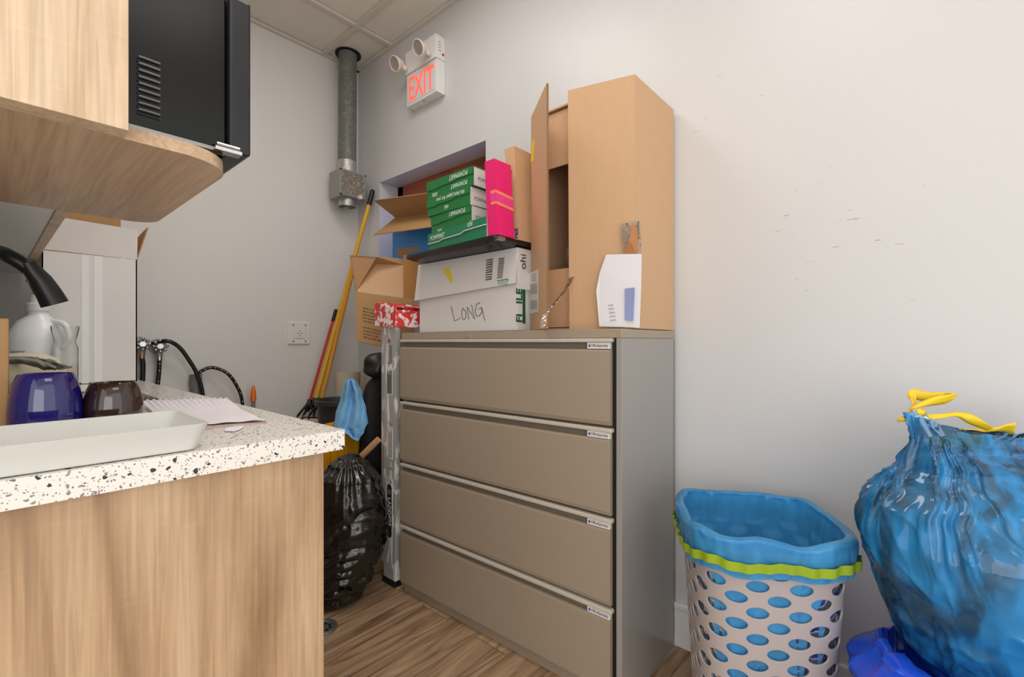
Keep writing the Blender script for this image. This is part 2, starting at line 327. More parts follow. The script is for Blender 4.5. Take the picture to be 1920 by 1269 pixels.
M_zinc = mat('zinc_steel', (158, 158, 156), .42, .6, var=.1, vscale=12)
M_redw = wood('red_brown_window_wood', (176, 96, 72), (150, 78, 58), (112, 56, 42), 'Y', .5)
M_blk = mat('black_fabric', (24, 24, 23), .75, bump=.3, bscale=200); M_blkl = mat('black_leather', (34, 35, 32), .4, bump=.25, bscale=40)
M_bagk = mat('black_film', (16, 17, 17), .13, spec=.9, bump=.9, bscale=26, stretch=(1, 1, 1.8))
M_towel = mat('light_blue_terry', (132, 194, 240), .95, bump=.9, bscale=260, var=.1, vscale=60)
M_mugb = mat('cobalt_glaze', (20, 18, 110), .05, spec=.6, coat=.6, var=.3, vscale=6); M_mugk = mat('brown_glaze', (48, 28, 22), .06, spec=.6, coat=.6, var=.35, vscale=9)
M_frost = mat('frosted_plastic', (232, 232, 226), .35, spec=.4, trans=.25, var=.02)
M_paper = mat('paper', (236, 232, 238), .8, var=.03, vscale=30); M_paperp = mat('print_pinkish', (196, 170, 162), .7)
M_cream = mat('cream_plastic', (232, 222, 192), .35); M_greyc = mat('grey_cloth', (158, 156, 150), .9, bump=.8, bscale=220)
M_jug = mat('milky_plastic', (248, 250, 250), .3); M_clear = film('clear_plastic', (253, 254, 254), (250, 250, 250), .12, .1, .03, ior=1.12)
M_clearc = film('crumpled_clear_film', (240, 238, 232), (230, 226, 218), .3, .08, 1.0, 60)
M_hose = mat('black_rubber', (26, 27, 28), .35); M_brass = mat('brass', (190, 150, 80), .3, .9); M_grey = mat('grey_pvc', (128, 130, 134), .5); M_orange = mat('orange_plastic', (238, 116, 30), .35)
M_hamper = mat('grey_plastic_basket', (182, 173, 170), .4)
M_liner = film('blue_liner_film', (160, 214, 255), (92, 194, 255), .62, .10, .6, 9, (1, 1, .5), fold=.3, fs=7, bd=.012)
M_bagb = film('blue_bag_film', (186, 222, 255), (62, 178, 255), .16, .05, 1.0, 6, (2.8, 2.8, .5), fold=.70, fs=5, ior=1.5, bd=.018)
pass
M_band = mat('green_yellow_band', (150, 176, 34), .4, var=.15, vscale=12); M_tie = mat('yellow_drawstring', (244, 208, 34), .35, bump=.4, bscale=40)
M_bandg = mat('green_band', (86, 146, 40), .35, var=.2, vscale=20)
M_rub = splash('rubbish', (134, 134, 116), (228, 222, 200), 10, .56, .35, soft=.15); M_bagp = splash('blue_purple_film', (34, 84, 226), (116, 50, 190), 6, .57, .16, soft=.1)
M_glow = mat('red_exit_letters', (250, 110, 100), .4, emit=(255, 84, 70), es=1.0); M_panelw = mat('exit_panel', (222, 226, 226), .25)
M_lens = mat('lamp_lens', (176, 170, 160), .1, .7, bump=.8, bscale=140); M_pinkw = mat('lamp_housing_white', (238, 228, 222), .35)
M_red = mat('red_plastic', (210, 40, 50), .3); M_vinyl = mat('envelope_window', (150, 160, 205), .2); M_env = mat('white_envelope', (232, 232, 236), .45, bump=.25, bscale=14)
M_yellow = mat('yellow_label', (238, 214, 40), .5); M_drain = mat('drain_metal', (110, 112, 110), .45, .5); M_wood2 = mat('wood_dowel', (196, 152, 108), .6, var=.08, vscale=30)
M_beige = mat('beige_paper', (214, 200, 178), .8, var=.04); M_label = mat('white_label', (226, 224, 222), .5)
# ------------------------------------------------------------------ room
WX = 1.65; WY = 2.816; CZ = 2.862
struct('floor', MB().quad((-2.2, -2.6, 0), (WX+.2, -2.6, 0), (WX+.2, WY+.1, 0), (-2.2, WY+.1, 0)), M_floor)
struct('wall_back', MB().box(-.5, WY, 0, WX+.3, WY+.1, CZ+.05), M_wall)
# right wall with window recess
wy0, wy1, wz0, wz1, wd = 1.633, 2.567, 1.50, 2.076, .15
b = MB()
def wallstrip(y0, y1, z0, z1): b.box(WX, y0, z0, WX+.3, y1, z1)
wallstrip(-2.6, wy0, 0, CZ+.05); wallstrip(wy1, WY, 0, CZ+.05); wallstrip(wy0, wy1, 0, wz0); wallstrip(wy0, wy1, wz1, CZ+.05)
struct('wall_right', b, M_wallr)
struct('wall_left', MB().box(-.45, .9, 0, -.30, WY, CZ+.05), M_wall)
# ceiling: tiles and grid
struct('ceiling', MB().quad((-2.2, -2.6, CZ+.012), (WX, -2.6, CZ+.012), (WX, WY, CZ+.012), (-2.2, WY, CZ+.012)), M_ceil)
g = MB()
gx = [1.405-.61*k for k in range(6)]; gy = [2.415-.61*k for k in range(8)]
for x in gx: g.box(x-.012, -2.5, CZ-.004, x+.012, WY, CZ+.010)
for y in gy: g.box(-2.2, y-.012, CZ-.0045, WX, y+.012, CZ+.0095)
g.box(-2.2, WY-.022, CZ-.006, WX, WY-.0005, CZ+.009); g.box(WX-.022, -2.5, CZ-.006, WX-.0005, WY, CZ+.0092)
struct('trim_1', g, M_grid)
bb = MB(); bb.box(WX-.014, -2.5, 0, WX-.0005, 2.0, .135, .002); bb.box(WX-.018, -2.5, .135, WX-.0005, 2.0, .152, .003)
struct('baseboard_right', bb, M_white)
bb = MB(); bb.box(.5, WY-.014, 0, WX-.02, WY-.0005, .15, .003); struct('baseboard_back', bb, M_white)
# window: wooden frame with frosted pane at the back of the recess
fr = MB(); FX = WX+wd
fr.box(FX-.015, wy0, wz1-.10, FX+.05, wy1, wz1, .004); fr.box(FX-.030, wy0+.03, wz1-.115, FX-.012, wy1-.03, wz1-.075, .003)
fr.box(FX-.015, wy0, wz0, FX+.05, wy0+.06, wz1, .004); fr.box(FX-.015, wy1-.06, wz0, FX+.05, wy1, wz1, .004); fr.box(FX-.015, wy0, wz0, FX+.05, wy1, wz0+.05, .004)
win = struct('window_1', fr, M_redw)
put('pane', MB().box(FX+.01, wy0+.06, wz0+.05, FX+.016, wy1-.06, wz1-.1), mat('daylit_pane', (150, 170, 200), .3, emit=(50, 120, 255), es=.45), win)
# ------------------------------------------------------------------ duct pipe & lint box
t = thing('vent_duct', 'grey metal vent pipe dropping from the ceiling corner to a lint box', 'duct', (1.50, 2.68, 1.9))
d = MB(); top = (1.51, 2.70, CZ+.02); bot = (1.497, 2.685, 2.16)
d.cyl(top, bot, .054, seg=40); put('pipe', d, M_duct, t, smooth=True, angle=40)
put('collar', MB().cyl((1.497, 2.685, 2.19), (1.496, 2.684, 2.12), .0565, seg=40), M_foil, t, smooth=True, angle=40)
lb = put('lint_box', MB().box(1.42, 2.63, 1.957, 1.59, 2.76, 2.122, .003), M_zinc, t)
f = MB(); f.box(1.417, 2.622, 1.962, 1.583, 2.631, 1.974, .002); f.box(1.417, 2.622, 2.108, 1.593, 2.631, 2.121, .002); f.box(1.417, 2.622, 1.962, 1.429, 2.631, 2.12, .002); f.box(1.581, 2.622, 1.962, 1.593, 2.631, 2.12, .002)
put('cover_frame', f, M_zinc, lb)
put('lint_screen', MB().grid(lambda u, v: Vector((1.426+.158*u, 2.625+.004*noise.noise(Vector((u*9, v*9, 1))), 1.972+.14*v)), 26, 24), M_lint, lb, smooth=True)
k = MB(); k.cyl((1.545, 2.624, 1.97), (1.545, 2.606, 1.97), .014, .012); put('knob', k, M_wplas, lb, smooth=True, angle=40)
put('outlet_collar', MB().lathe((1.50, 2.69, 1.915), [(.048, .045), (.050, 0), (.054, -.002), (.054, .004), (.0515, .006), (.0505, .045)], 40), M_foil, t, smooth=True, angle=40)
o = tag(put('ceiling_hole', MB().cyl((1.515, 2.705, CZ+.005), (1.515, 2.705, CZ+.0115), .077, seg=36), M_dark), 'dark round cut-out in the ceiling tile around the pipe', 'hole')
# ------------------------------------------------------------------ exit sign
t = thing('exit_sign', 'white exit sign with red glowing letters and two emergency lamp heads', 'exit sign', (WX, 2.07, 2.40))
y0, y1 = 1.938, 2.204
s_ = MB(); s_.box(1.592, y0, 2.404, WX-.001, y1, 2.580, .003); sign = put('sign_case', s_, M_wplas, t)
s_ = MB(); s_.box(1.5895, y0+.012, 2.418, 1.5935, y1-.012, 2.566, .001); put('face_panel', s_, M_panelw, sign)
text('lettering', 'EXIT', .182, (1.588, 2.181, 2.430), (0, -1, 0), (0, 0, 1), M_glow, sign, ext=.001, sx=.60, bold=.002)
s_ = MB(); s_.box(1.583, y0-.001, 2.582, WX-.001, y1, 2.706, .003); hs = put('battery_case', s_, M_wplas, t)
s_ = MB()
for i in range(4): s_.box(1.60, y0-.0025, 2.668-.014*i, 1.615+.006*(i % 2), y0-.001, 2.670-.014*i)
put('printed_notice', s_, M_ginkl, hs)
put('test_button', MB().cyl((1.632, y0-.001, 2.612), (1.632, y0-.006, 2.612), .0065), M_red, hs)
put('screw', MB().cyl((1.61, 2.07, 2.4035), (1.61, 2.07, 2.401), .003), M_bplas, sign)
def lamp_head(px, py, ax, ay):
    a = pX(ax, ay, 1.582); h = pX(px, py, 1.505)
    l = MB(); dr = Vector((-.85, -.02, -.45)).normalized()
    q = dr.to_track_quat('Z', 'Y').to_matrix().to_4x4()
    tmp = MB(); tmp.lathe((0, 0, 0), [(0, -.052), (.012, -.052), (.017, -.038), (.031, -.022), (.039, 0), (.040, .006), (.036, .008), (.035, .004)], 32)
    tmp.bm.transform(Matrix.Translation(h) @ q); hd = put('lamp_head', tmp, M_pinkw, t, smooth=True, angle=50)
    tmp = MB(); tmp.lathe((0, 0, 0), [(.035, .004), (.02, .008), (0, .009)], 32); tmp.bm.transform(Matrix.Translation(h) @ q); put('lens', tmp, M_lens, hd, smooth=True)
    br = MB(); back = h-dr*.045
    br.tube([a+Vector((.002, 0, 0)), a+Vector((-.02, .0, .006)), a*.5+back*.5+Vector((-.004, 0, 0)), back], .009); br.sphere(a+Vector((-.018, 0, .006)), .014); br.sphere(back, .015)
    put('swivel_arm', br, M_pinkw, t, smooth=True)
lamp_head(741, 119, 763, 132); lamp_head(785, 89, 807, 104)
# ------------------------------------------------------------------ outlet
t = thing('power_outlet', 'square white range power outlet with four screws on the back wall', 'outlet', (pY(559, 625, WY).x, WY, 1.12))
c0 = pY(539, 645, WY); c1 = pY(580, 605, WY); mc = (c0+c1)/2
put('plate', MB().box(c0.x, WY-.012, c0.z, c1.x, WY-.0005, c1.z, .004), M_wplas, t)
put('socket_face', MB().box(mc.x-.034, WY-.016, mc.z-.03, mc.x+.034, WY-.0125, mc.z+.03, .003), M_wplas, t)
s_ = MB()
for dx, dz, w_, h_ in ((-.013, 0, .004, .006), (.013, 0, .004, .006), (0, .014, .009, .003), (0, -.014, .009, .003), (0, 0, .004, .004)): s_.box(mc.x+dx-w_/2, WY-.0170, mc.z+dz-h_/2, mc.x+dx+w_/2, WY-.0162, mc.z+dz+h_/2)
put('slots', s_, M_ink, t)
for sx_ in (-1, 1):
    for sz in (-1, 1): put('screw', MB().cyl((mc.x+sx_*.036, WY-.0121, mc.z+sz*.048), (mc.x+sx_*.036, WY-.0150, mc.z+sz*.048), .0042), M_drain, t)
# ------------------------------------------------------------------ filing cabinet (local frame: x along the front, y into depth)
fc = thing('filing_cabinet', 'wide taupe steel four-drawer lateral filing cabinet against the right wall', 'filing cabinet', (1.207, 1.706, 0), math.radians(-88.6))
W, D, H = 1.042, .405, 1.119
b = MB()
b.box(0, 0, H-.027, W, D, H, .002); b.box(0, .012, .035, .008, D, H-.027); b.box(0, D-.01, .035, W, D, H-.027)
b.box(.008, .03, .04, W-.03, D-.01, H-.03); 
put('body', b, M_taupe, fc, local=True)
b = MB(); b.box(W-.018, 0, .0, W, D, H-.0275, .0015); put('side_panel', b, M_taupeg, fc, local=True)
b = MB(); b.box(.004, .012, 0, W-.018, .03, .036); put('plinth', b, M_taupe, fc, local=True)
b = MB(); b.box(W-.032, .006, .03, W-.018, .03, H-.03); put('channel', b, M_dark, fc, local=True)
put('lock', MB().cyl((.40, 0, H-.0135), (.40, -.005, H-.0135), .009), M_chrome, fc, local=True, smooth=True, angle=40)
for i in range(4):
    zt = 1.091-.2665*i; xr = W-.034
    b = MB(); zb = zt-.258 if i < 3 else .037
    # drawer front with a rolled lower edge
    prof = [(.0, zt-.032), (-.006, zt-.034), (-.008, zt-.040), (-.008, zb+.012), (-.003, zb), (.016, zb), (.016, zt-.032)]
    L_ = [b.bm.verts.new((0.0, y, z)) for y, z in prof]; R_ = [b.bm.verts.new((xr, y, z)) for y, z in prof]
    for j in range(len(prof)):
        j2 = (j+1) % len(prof); b.bm.faces.new((L_[j], L_[j2], R_[j2], R_[j]))
    b.bm.faces.new(L_); b.bm.faces.new(R_[::-1])
    dw = put('drawer', b, M_taupe, fc, local=True)
    b = MB(); b.box(.002, -.012, zt-.012, xr+.006, .014, zt, .003); put('pull', b, M_taupel, dw, local=True)
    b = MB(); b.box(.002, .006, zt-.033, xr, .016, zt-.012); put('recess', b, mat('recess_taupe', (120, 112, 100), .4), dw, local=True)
    b = MB(); b.box(xr-.078, -.0075, zt-.0315, xr-.002, .006, zt-.0125, .001); pl = put('name_plate', b, M_label, dw, local=True)
    text('lettering', 'OfficeSpecialty', .0115, (xr-.064, -.0078, zt-.0255), (1, 0, 0), (0, 0, 1), M_ink, pl, local=True, ext=.0002, sx=.84)
    put('logo', MB().cyl((xr-.0695, -.0075, zt-.0225), (xr-.0695, -.0080, zt-.0225), .0042), mat('violet_ink', (96, 96, 170), .5), pl, local=True)
# ------------------------------------------------------------------ tall cardboard box on the cabinet
TZ = 1.119
bx = thing('moving_box', 'tall brown cardboard box standing on its end with one flap open, on the cabinet', 'cardboard box', (1.49, .88, TZ+.002))
X0, X1, Y0, Y1, Z0, Z1 = 1.345, 1.635, .677, 1.088, TZ+.003, 1.908
th = .006
b = MB(); b.box(X1-th, Y0, Z0, X1, Y1, Z1); b.box(X0, Y0, Z0, X1-th, Y0+th, Z1); b.box(X0, Y1-th, Z0, X1-th, Y1, Z1); b.box(X0, Y0+th, Z1-th, X1-th, Y1-th, Z1); b.box(X0, Y0+th, Z0, X1-th, Y1-th, Z0+th)
body = put('body', b, M_card, bx)
b = MB(); b.panel([(X0+.012, Y0+.01, Z1-.012), (X0+.012, Y1-.01, Z1-.012), (X0+.008, Y1-.012, Z1-.208), (X0+.008, Y0+.012, Z1-.208)], .005); put('inner_flap', b, M_card, bx)
b = MB(); b.panel([(X0+.012, Y0+.01, Z0+.01), (X0+.012, Y1-.01, Z0+.01), (X0+.006, Y1-.012, Z0+.215), (X0+.006, Y0+.012, Z0+.215)], .005); put('inner_flap', b, M_card, bx)
b = MB(); b.panel([(X0-.003, Y0, Z0), (1.322, .908, Z0), (1.316, .910, Z1+.022), (X0-.003, Y0, Z1)], .006); cf = put('closed_flap', b, M_card, bx)
b = MB(); hA = Vector((X0-.008, Y1-.002, 0)); hB = Vector((1.199, .909, 0))
b.panel([hA+Vector((0, 0, Z0)), hB+Vector((0, 0, Z0+.002)), hB+Vector((0, 0, Z1)), hA+Vector((0, 0, Z1-.005))], .006); of = put('open_flap', b, M_card, bx)
nfl = (hB-hA).normalized(); outn = Vector((nfl.y, -nfl.x, 0))
if outn.dot(FW) > 0: outn = -outn
b = MB(); b.tube([hB+nfl*.002+Vector((0, 0, Z0+.006)), hB+nfl*.002+Vector((0, 0, Z1-.004))], .0032, 6); put('corrugated_edge', b, M_cardd, of)
def on_flap(x, y):
    """point where the pixel's ray meets the open flap's outer face"""
    r = ray(x, y); p0 = hA+outn*.0036; o3 = Vector((0, 0, EYE)); t_ = (p0-o3).dot(outn)/r.dot(outn)
    return o3+r*t_
lab = MB(); lab.panel([on_flap(993, 512), on_flap(1009, 505), on_flap(1009, 584), on_flap(993, 589)], .0006, outn); lb = put('shipping_label', lab, M_label, of)
for (ya, yb) in ((532, 551), (563, 580)):
    s_ = MB()
    for k_ in range(7):
        xa = 995+k_*1.9; s_.panel([on_flap(xa, ya), on_flap(xa+.9, ya), on_flap(xa+.9, yb), on_flap(xa, yb)], .0014, outn)
    put('barcode', s_, M_ginkl, lb)
s_ = MB()
for k_ in range(4): s_.panel([on_flap(996, 514+k_*4), on_flap(1005, 512+k_*4), on_flap(1005, 513+k_*4), on_flap(996, 515+k_*4)], .0014, outn)
put('printed_lines', s_, M_ginkl, lb)
s_ = MB(); s_.panel([on_flap(998, 264), on_flap(1002, 262), on_flap(1000, 303), on_flap(995, 305)], .0008, outn); put('yellow_sticker', s_, M_yellow, of)['label'] = 'yellow sticker'
# torn tape on the closed flap and hanging film at the opening
b = MB(); P = lambda x, y, X=1.318: pX(x, y, X)
b.panel([P(1163, 420), P(1200, 414), P(1202, 476), P(1170, 478)], .0006, (-1, 0, 0)); put('torn_tape', b, M_clearc, cf)
b = MB(); b.panel([P(1186, 420, 1.316), P(1200, 424, 1.322), P(1194, 476, 1.316), P(1168, 478, 1.312), P(1180, 448, 1.306)], .001, (-1, 0, 0)); put('torn_patch', b, mat('torn_card', (178, 124, 78), .85, bump=.5), cf)
b = MB(); rb = smooth_path([pT(1078, 500, 1.62), pT(1068, 530, 1.56), pT(1042, 566, 1.48), pT(1022, 590, 1.42), pT(1019, 612, 1.40)], 8)
def strip(b, pts, wv, wfun, cr=0.004):
    V = []
    for i, p in enumerate(pts):
        k = wfun(i/(len(pts)-1)); row = []
        for j in range(5):
            s = (j-2)/2; row.append(b.bm.verts.new(p+Vector(wv)*k*s+FW*(-cr*(j % 2))*(1+.5*math.sin(i*1.7+j))))
        V.append(row)
    for i in range(len(V)-1):
        for j in range(4): b.bm.faces.new((V[i][j], V[i][j+1], V[i+1][j+1], V[i+1][j]))
strip(b, rb, (RT*.8+Vector((0, 0, .6)))*1.0, lambda u: .016-.008*abs(u-.45)); put('hanging_tape', b, M_clearc, bx, smooth=True)
b = MB(); cc = pT(1076, 480, 1.72)
b.grid(lambda u, v: cc+Vector((.02*math.cos(2*PI*u)*math.sin(PI*v), .035*math.sin(2*PI*u)*math.sin(PI*v), .05*math.cos(PI*v)))*(1+.5*noise.noise(Vector((u*7, v*7, 3)))), 20, 14); 
put('loose_tape', b, M_clearc, bx)
# envelope
t = tag(put('envelope', MB().panel([P(1137, 477, 1.309), P(1203, 476, 1.312), P(1202, 540, 1.306), P(1199, 614, 1.304), P(1124, 612, 1.300), P(1118, 545, 1.302), P(1125, 510, 1.306)], .0016, (-1, 0, 0)), M_env), 'white window envelope leaning on the front of the tall box', 'envelope')
wn = MB(); wn.panel([P(1172, 541, 1.300), P(1190, 539, 1.300), P(1187, 601, 1.298), P(1172, 600, 1.297)], .003, (-1, 0, 0)); put('window', wn, M_vinyl, t)
s_ = MB()
for k_ in range(5): s_.panel([P(1140+k_, 572+k_*7, 1.2985), P(1150+k_*1.3, 571+k_*7, 1.2985), P(1150+k_*1.3, 572+k_*7, 1.2985), P(1140+k_, 573+k_*7, 1.2985)], .001, (-1, 0, 0))
put('printed_lines', s_, M_ginkl, t)
# ------------------------------------------------------------------ white archive box LONG
t = thing('archive_box', 'white cardboard file box with lid and LONG handwritten on its front', 'file box', (1.45, 1.39, TZ+.002))
ax0, ax1, ay0, ay1 = 1.285, 1.615, 1.112, 1.683
b = MB(); b.box(ax0, ay0, TZ+.003, ax1, ay1, 1.40, .002); body = put('body', b, M_wcard, t)
lid = MB()
fl = [(ax0-.008, ay1+.004, 1.268), (ax0-.008, ay0-.004, 1.295), (ax0-.004, ay0-.004, 1.420), (ax0-.002, ay1-.006, 1.417)]
lid.panel([(ax0-.018, ay1+.012, 1.262), (ax0-.012, ay0-.004, 1.292), (ax0-.004, ay0-.004, 1.421), (ax0-.004, ay1+.002, 1.417)], .003)
lid.box(ax0-.003, ay0-.006, 1.415, ax1, ay1+.004, 1.421); lid.box(ax0-.004, ay0-.0065, 1.272, ax1, ay0-.0025, 1.418); lid.box(ax0-.004, ay1+.002, 1.272, ax1, ay1+.006, 1.418)
lid = put('lid', lid, M_wcard, t)
hw = MB(); HX = ax0-.0012
def pen(b, pix, X, r=.0011):
    b.tube([pX(x, y, X) for x, y in pix], r, 6)
pen(hw, [(846, 574), (850, 592), (852, 602), (863, 596)], HX); pen(hw, smooth_path([Vector(q+(0,)) for q in ((868, 578), (865, 590), (869, 600), (874, 594), (873, 582), (868, 578))], 4) and [(868, 578), (865.5, 584), (866, 592), (868, 599), (872, 598), (874, 591), (873, 583), (868, 578)], HX)
pen(hw, [(879, 599), (876, 575), (890, 598), (884, 571)], HX); pen(hw, [(900, 567), (893, 571), (891, 584), (894, 593), (899, 592), (904, 584), (903, 577), (896, 580), (903, 576), (909, 601)], HX)
put('handwriting', hw, M_ink, body)
LX = ax0-.0125
s_ = MB()
for k_ in range(9): s_.panel([pX(910+.25*k_, 526-4.6*k_, LX), pX(922+.25*k_, 524-4.6*k_, LX), pX(922+.25*k_, (521.5 if k_ % 3 else 520.8)-4.6*k_, LX), pX(910+.25*k_, 524-4.6*k_, LX)], .002, (-1, 0, 0))
M_bar = mat('barcode_grey', (96, 92, 92), .6); put('barcode', s_, M_bar, lid); s_ = MB()
for k_ in range(12): s_.panel([pX(932+.3*k_, 522-3.3*k_, LX), pX(942+.3*k_, 521-3.3*k_, LX), pX(942+.3*k_, 519.5-3.3*k_, LX), pX(932+.3*k_, 520.5-3.3*k_, LX)], .002, (-1, 0, 0))
put('barcode', s_, M_bar, lid)
s_ = MB(); s_.panel([pX(932, 526, LX), pX(953, 522, LX), pX(953, 534, LX), pX(932, 536, LX)], .0016, (-1, 0, 0)); gl_ = put('green_sticker', s_, M_gink, lid)
s_ = MB(); s_.panel([pX(933.5, 527, LX-.001), pX(951.5, 523.7, LX-.001), pX(951.5, 532.7, LX-.001), pX(933.5, 534.3, LX-.001)], .0018, (-1, 0, 0)); put('sticker_face', s_, mat('pale_green_print', (176, 200, 182), .5), gl_)
s_ = MB(); s_.panel([pX(831, 506, LX-.002), pX(840, 500, LX-.002), pX(850, 525, LX-.002), pX(845, 531, LX-.002)], .0012, (-1, 0, 0)); put('yellow_sticker', s_, M_yellow, lid)['label'] = 'yellow sticker'
text('side_lettering', 'ohi', .045, (ax0+.040, ay0-.0075, 1.345), (0, 0, 1), (-1, 0, 0), M_ink, lid)
for s4, z4 in (('FI', 1.150), ('ILE', 1.218)): text('side_lettering', s4, .046, (ax0+.026, ay0-.001, z4), (0, 0, 1), (-1, 0, 0), M_gink, body, bold=.0012)
b = MB(); b.box(ax0+.030, ay0-.0015, 1.148, ax0+.045, ay0+.002, 1.29); put('green_stripe', b, M_gink, body)
# ------------------------------------------------------------------ black tray on archive box
t = thing('serving_tray', 'flat black plastic tray lying on the white file box under the green boxes', 'tray', (1.36, 1.36, 1.422))
b = MB(); R3 = []
def slab(b, cor, z0, z1, r, inset, seg=8):
    """rounded-corner slab, lower outline smaller by inset"""
    pts = []
    n = len(cor)
    for i in range(n):
        p = Vector(cor[i]); a = (Vector(cor[i-1])-p).normalized(); c = (Vector(cor[(i+1) % n])-p).normalized()
        s0 = p+a*r; s1 = p+c*r
        for k in range(seg+1):
            u = k/seg; pts.append((1-u)**2*s0+2*u*(1-u)*p+u*u*s1)
    cen = sum(pts, Vector((0, 0)))/len(pts)
    rows = []
    for z, k in ((z0, inset), ((z0+z1)/2, .0), (z1, .002)):
        rows.append([b.bm.verts.new((*(q+(cen-q).normalized()*k), z)) for q in pts])
    m = len(pts)
    for a_, c_ in zip(rows, rows[1:]):
        for i in range(m): b.bm.faces.new((a_[i], a_[(i+1) % m], c_[(i+1) % m], c_[i]))
    b.bm.faces.new(rows[0][::-1]); b.bm.faces.new(rows[-1])
slab(b, [(1.190, 1.668), (1.152, 1.094), (1.55, 1.094), (1.56, 1.66)], 1.4225, 1.4445, .03, .03); put('base', b, M_bplas, t, smooth=True, angle=30)
b = MB(); b.box(1.165, 1.085, 1.4285, 1.195, 1.135, 1.440, .003); put('clasp', b, M_chrome, t)
# ------------------------------------------------------------------ green envelope boxes
def green_box(name, x0, ya, yb, z0, h, dpt, m, label, upside, words, split=.5, dx=0.0, side=True):
    """ya = left end (larger Y), yb = right end; front at x0 (+dx at left)"""
    t = thing(name, label, 'stationery box', (x0+dpt/2, (ya+yb)/2, z0), 0, 'stationery boxes stacked on the black tray')
    b = MB(); zs = z0+h*split
    b.panel([(x0+dx, ya, z0+.0005), (x0, yb, z0+.0005), (x0+dpt, yb, z0+.0005), (x0+dpt, ya, z0+.0005)], .0008)
    b.panel([(x0+dx, ya, z0), (x0, yb, z0), (x0, yb, z0+h-.002), (x0+dx, ya, z0+h-.002)], .002)
    base = put('base', b, m, t)
    b = MB(); b.box(x0+.0015, yb-.001, z0, x0+dpt, yb+.003, z0+h-.003); b.box(x0+max(dx,0)+.006, yb+.003, z0+.001, x0+dpt, ya-.002, z0+h-.004); put('white_side', b, M_wcard, t)
    # lid front with a stepped lower edge
    def F(u, v, o): return (x0+dx*(1-u)-o, ya+(yb-ya)*u, z0+h*v)
    o = .0035; lid = MB()
    low = [(0, .48), (.22, .46), (.27, .52), (.60, .52), (.66, .60), (1, .60)]
    lid.panel([F(u, v, o) for u, v in low]+[F(1, 1, o), F(0, 1, o)], .002, (-1, 0, 0))
    lid.box(x0+max(dx, 0)-.001, yb-.003, z0+h-.003, x0+dpt+.002, ya+.001, z0+h)
    lid = put('lid', lid, m, t)
    for i, (s, u, v, sz) in enumerate(words):
        oo = o+.0018 if v > .5 else .0018
        p = Vector(F(u, v, oo))
        rt = Vector(F(1, v, oo))-Vector(F(0, v, oo))
        if upside: text('lettering', s, sz*1.35, p, -rt, (0, 0, -1), M_wink, lid, ext=.0003, sx=.8)
        else: text('lettering', s, sz, p, rt, (0, 0, 1), M_wink, lid, ext=.0003, sx=.8)
    if side:
        text('side_lettering', 'POWMART', .02, (x0+.02, yb-.0016, z0+h*.3), (1, 0, 0), (0, 0, 1), M_ginkl, base, sx=.8)
    return t
zb = 1.446
g4 = green_box('stationery_box', 1.166, 1.525, 1.150, zb, .071, .30, M_green2, 'deep green stationery box at the bottom of the stack, wider than the rest', False, [('POWMART', .05, .60, .026), ('ohi', .72, .74, .030)], dx=.045, side=False)
b = MB(); F4 = lambda u, v: (1.166+.045*(1-u)-.0042, 1.525-.375*u, zb+.071*v)
lowp = [(0, .45), (.22, .43), (.27, .50), (.60, .50), (.66, .60), (1, .60)]
b.tube([F4(u, v) for u, v in lowp], .0022, 6); put('white_edge', b, M_wcard, g4)
green_box('stationery_box', 1.20, 1.505, 1.262, zb+.0715, .070, .27, M_green, 'green stationery box second from the bottom of the stack', True, [('POWMART', .88, .92, .018), ('ohi', .28, .16, .02)], dx=.01)
green_box('stationery_box', 1.196, 1.520, 1.265, zb+.142, .070, .27, M_green, 'green stationery box second from the top, its front edge torn', True, [('the best paper for you', .90, .86, .017), ('ohi', .52, .34, .018)], dx=.006)
green_box('stationery_box', 1.20, 1.530, 1.250, zb+.2125, .070, .27, M_green, 'green stationery box on top of the stack', True, [('POWMART', .90, .90, .020), ('POWMART', .88, .40, .018), ('ohi', .24, .28, .024)], dx=.008)
# ------------------------------------------------------------------ pink box
t = thing('slim_gift_box', 'hot pink upright box with pale orange tape beside the green boxes', 'box', (1.21, 1.115, zb))
def pk(u, v, w_):  # u along front (0 left..1 right), v depth, w height
    lean = .016*w_
    return Vector((1.168+.088*v, 1.147-.048*u-.0*v+lean, zb+.001+.265*w_))
b = MB()
vs = [[[b.bm.verts.new(pk(u, v, w_)) for w_ in (0, 1)] for v in (0, 1)] for u in (0, 1)]
for f_ in (((0, 0, 0), (1, 0, 0), (1, 0, 1), (0, 0, 1)), ((1, 0, 0), (1, 1, 0), (1, 1, 1), (1, 0, 1)), ((1, 1, 0), (0, 1, 0), (0, 1, 1), (1, 1, 1)), ((0, 1, 0), (0, 0, 0), (0, 0, 1), (0, 1, 1)), ((0, 0, 1), (1, 0, 1), (1, 1, 1), (0, 1, 1)), ((0, 0, 0), (0, 1, 0), (1, 1, 0), (1, 0, 0))):
    b.bm.faces.new([vs[i][j][k] for i, j, k in f_])
bmesh.ops.bevel(b.bm, geom=b.bm.edges[:], offset=.0015, segments=2, affect='EDGES'); put('body', b, M_pink, t)
for (w0, w1, m_) in ((.55, .585, M_tape), (.40, .435, M_tape), (.435, .55, M_pinkl)):
    b = MB(); n1 = Vector((-1, 0, 0)); n2 = Vector((0, -1, 0))
    b.panel([pk(.5, 0, w0+.0)+n1*.001, pk(1, 0, w0)+n1*.001, pk(1, 0, w1)+n1*.001, pk(.5, 0, w1)+n1*.001], .0008, n1)
    b.panel([pk(1, 0, w0)+n2*.001, pk(1, 1, w0-.03)+n2*.001, pk(1, 1, w1-.03)+n2*.001, pk(1, 0, w1)+n2*.001], .0008, n2)
    o = put('tape', b, m_, t); o['label'] = 'orange tape' if m_ is M_tape else 'shiny pink tape'
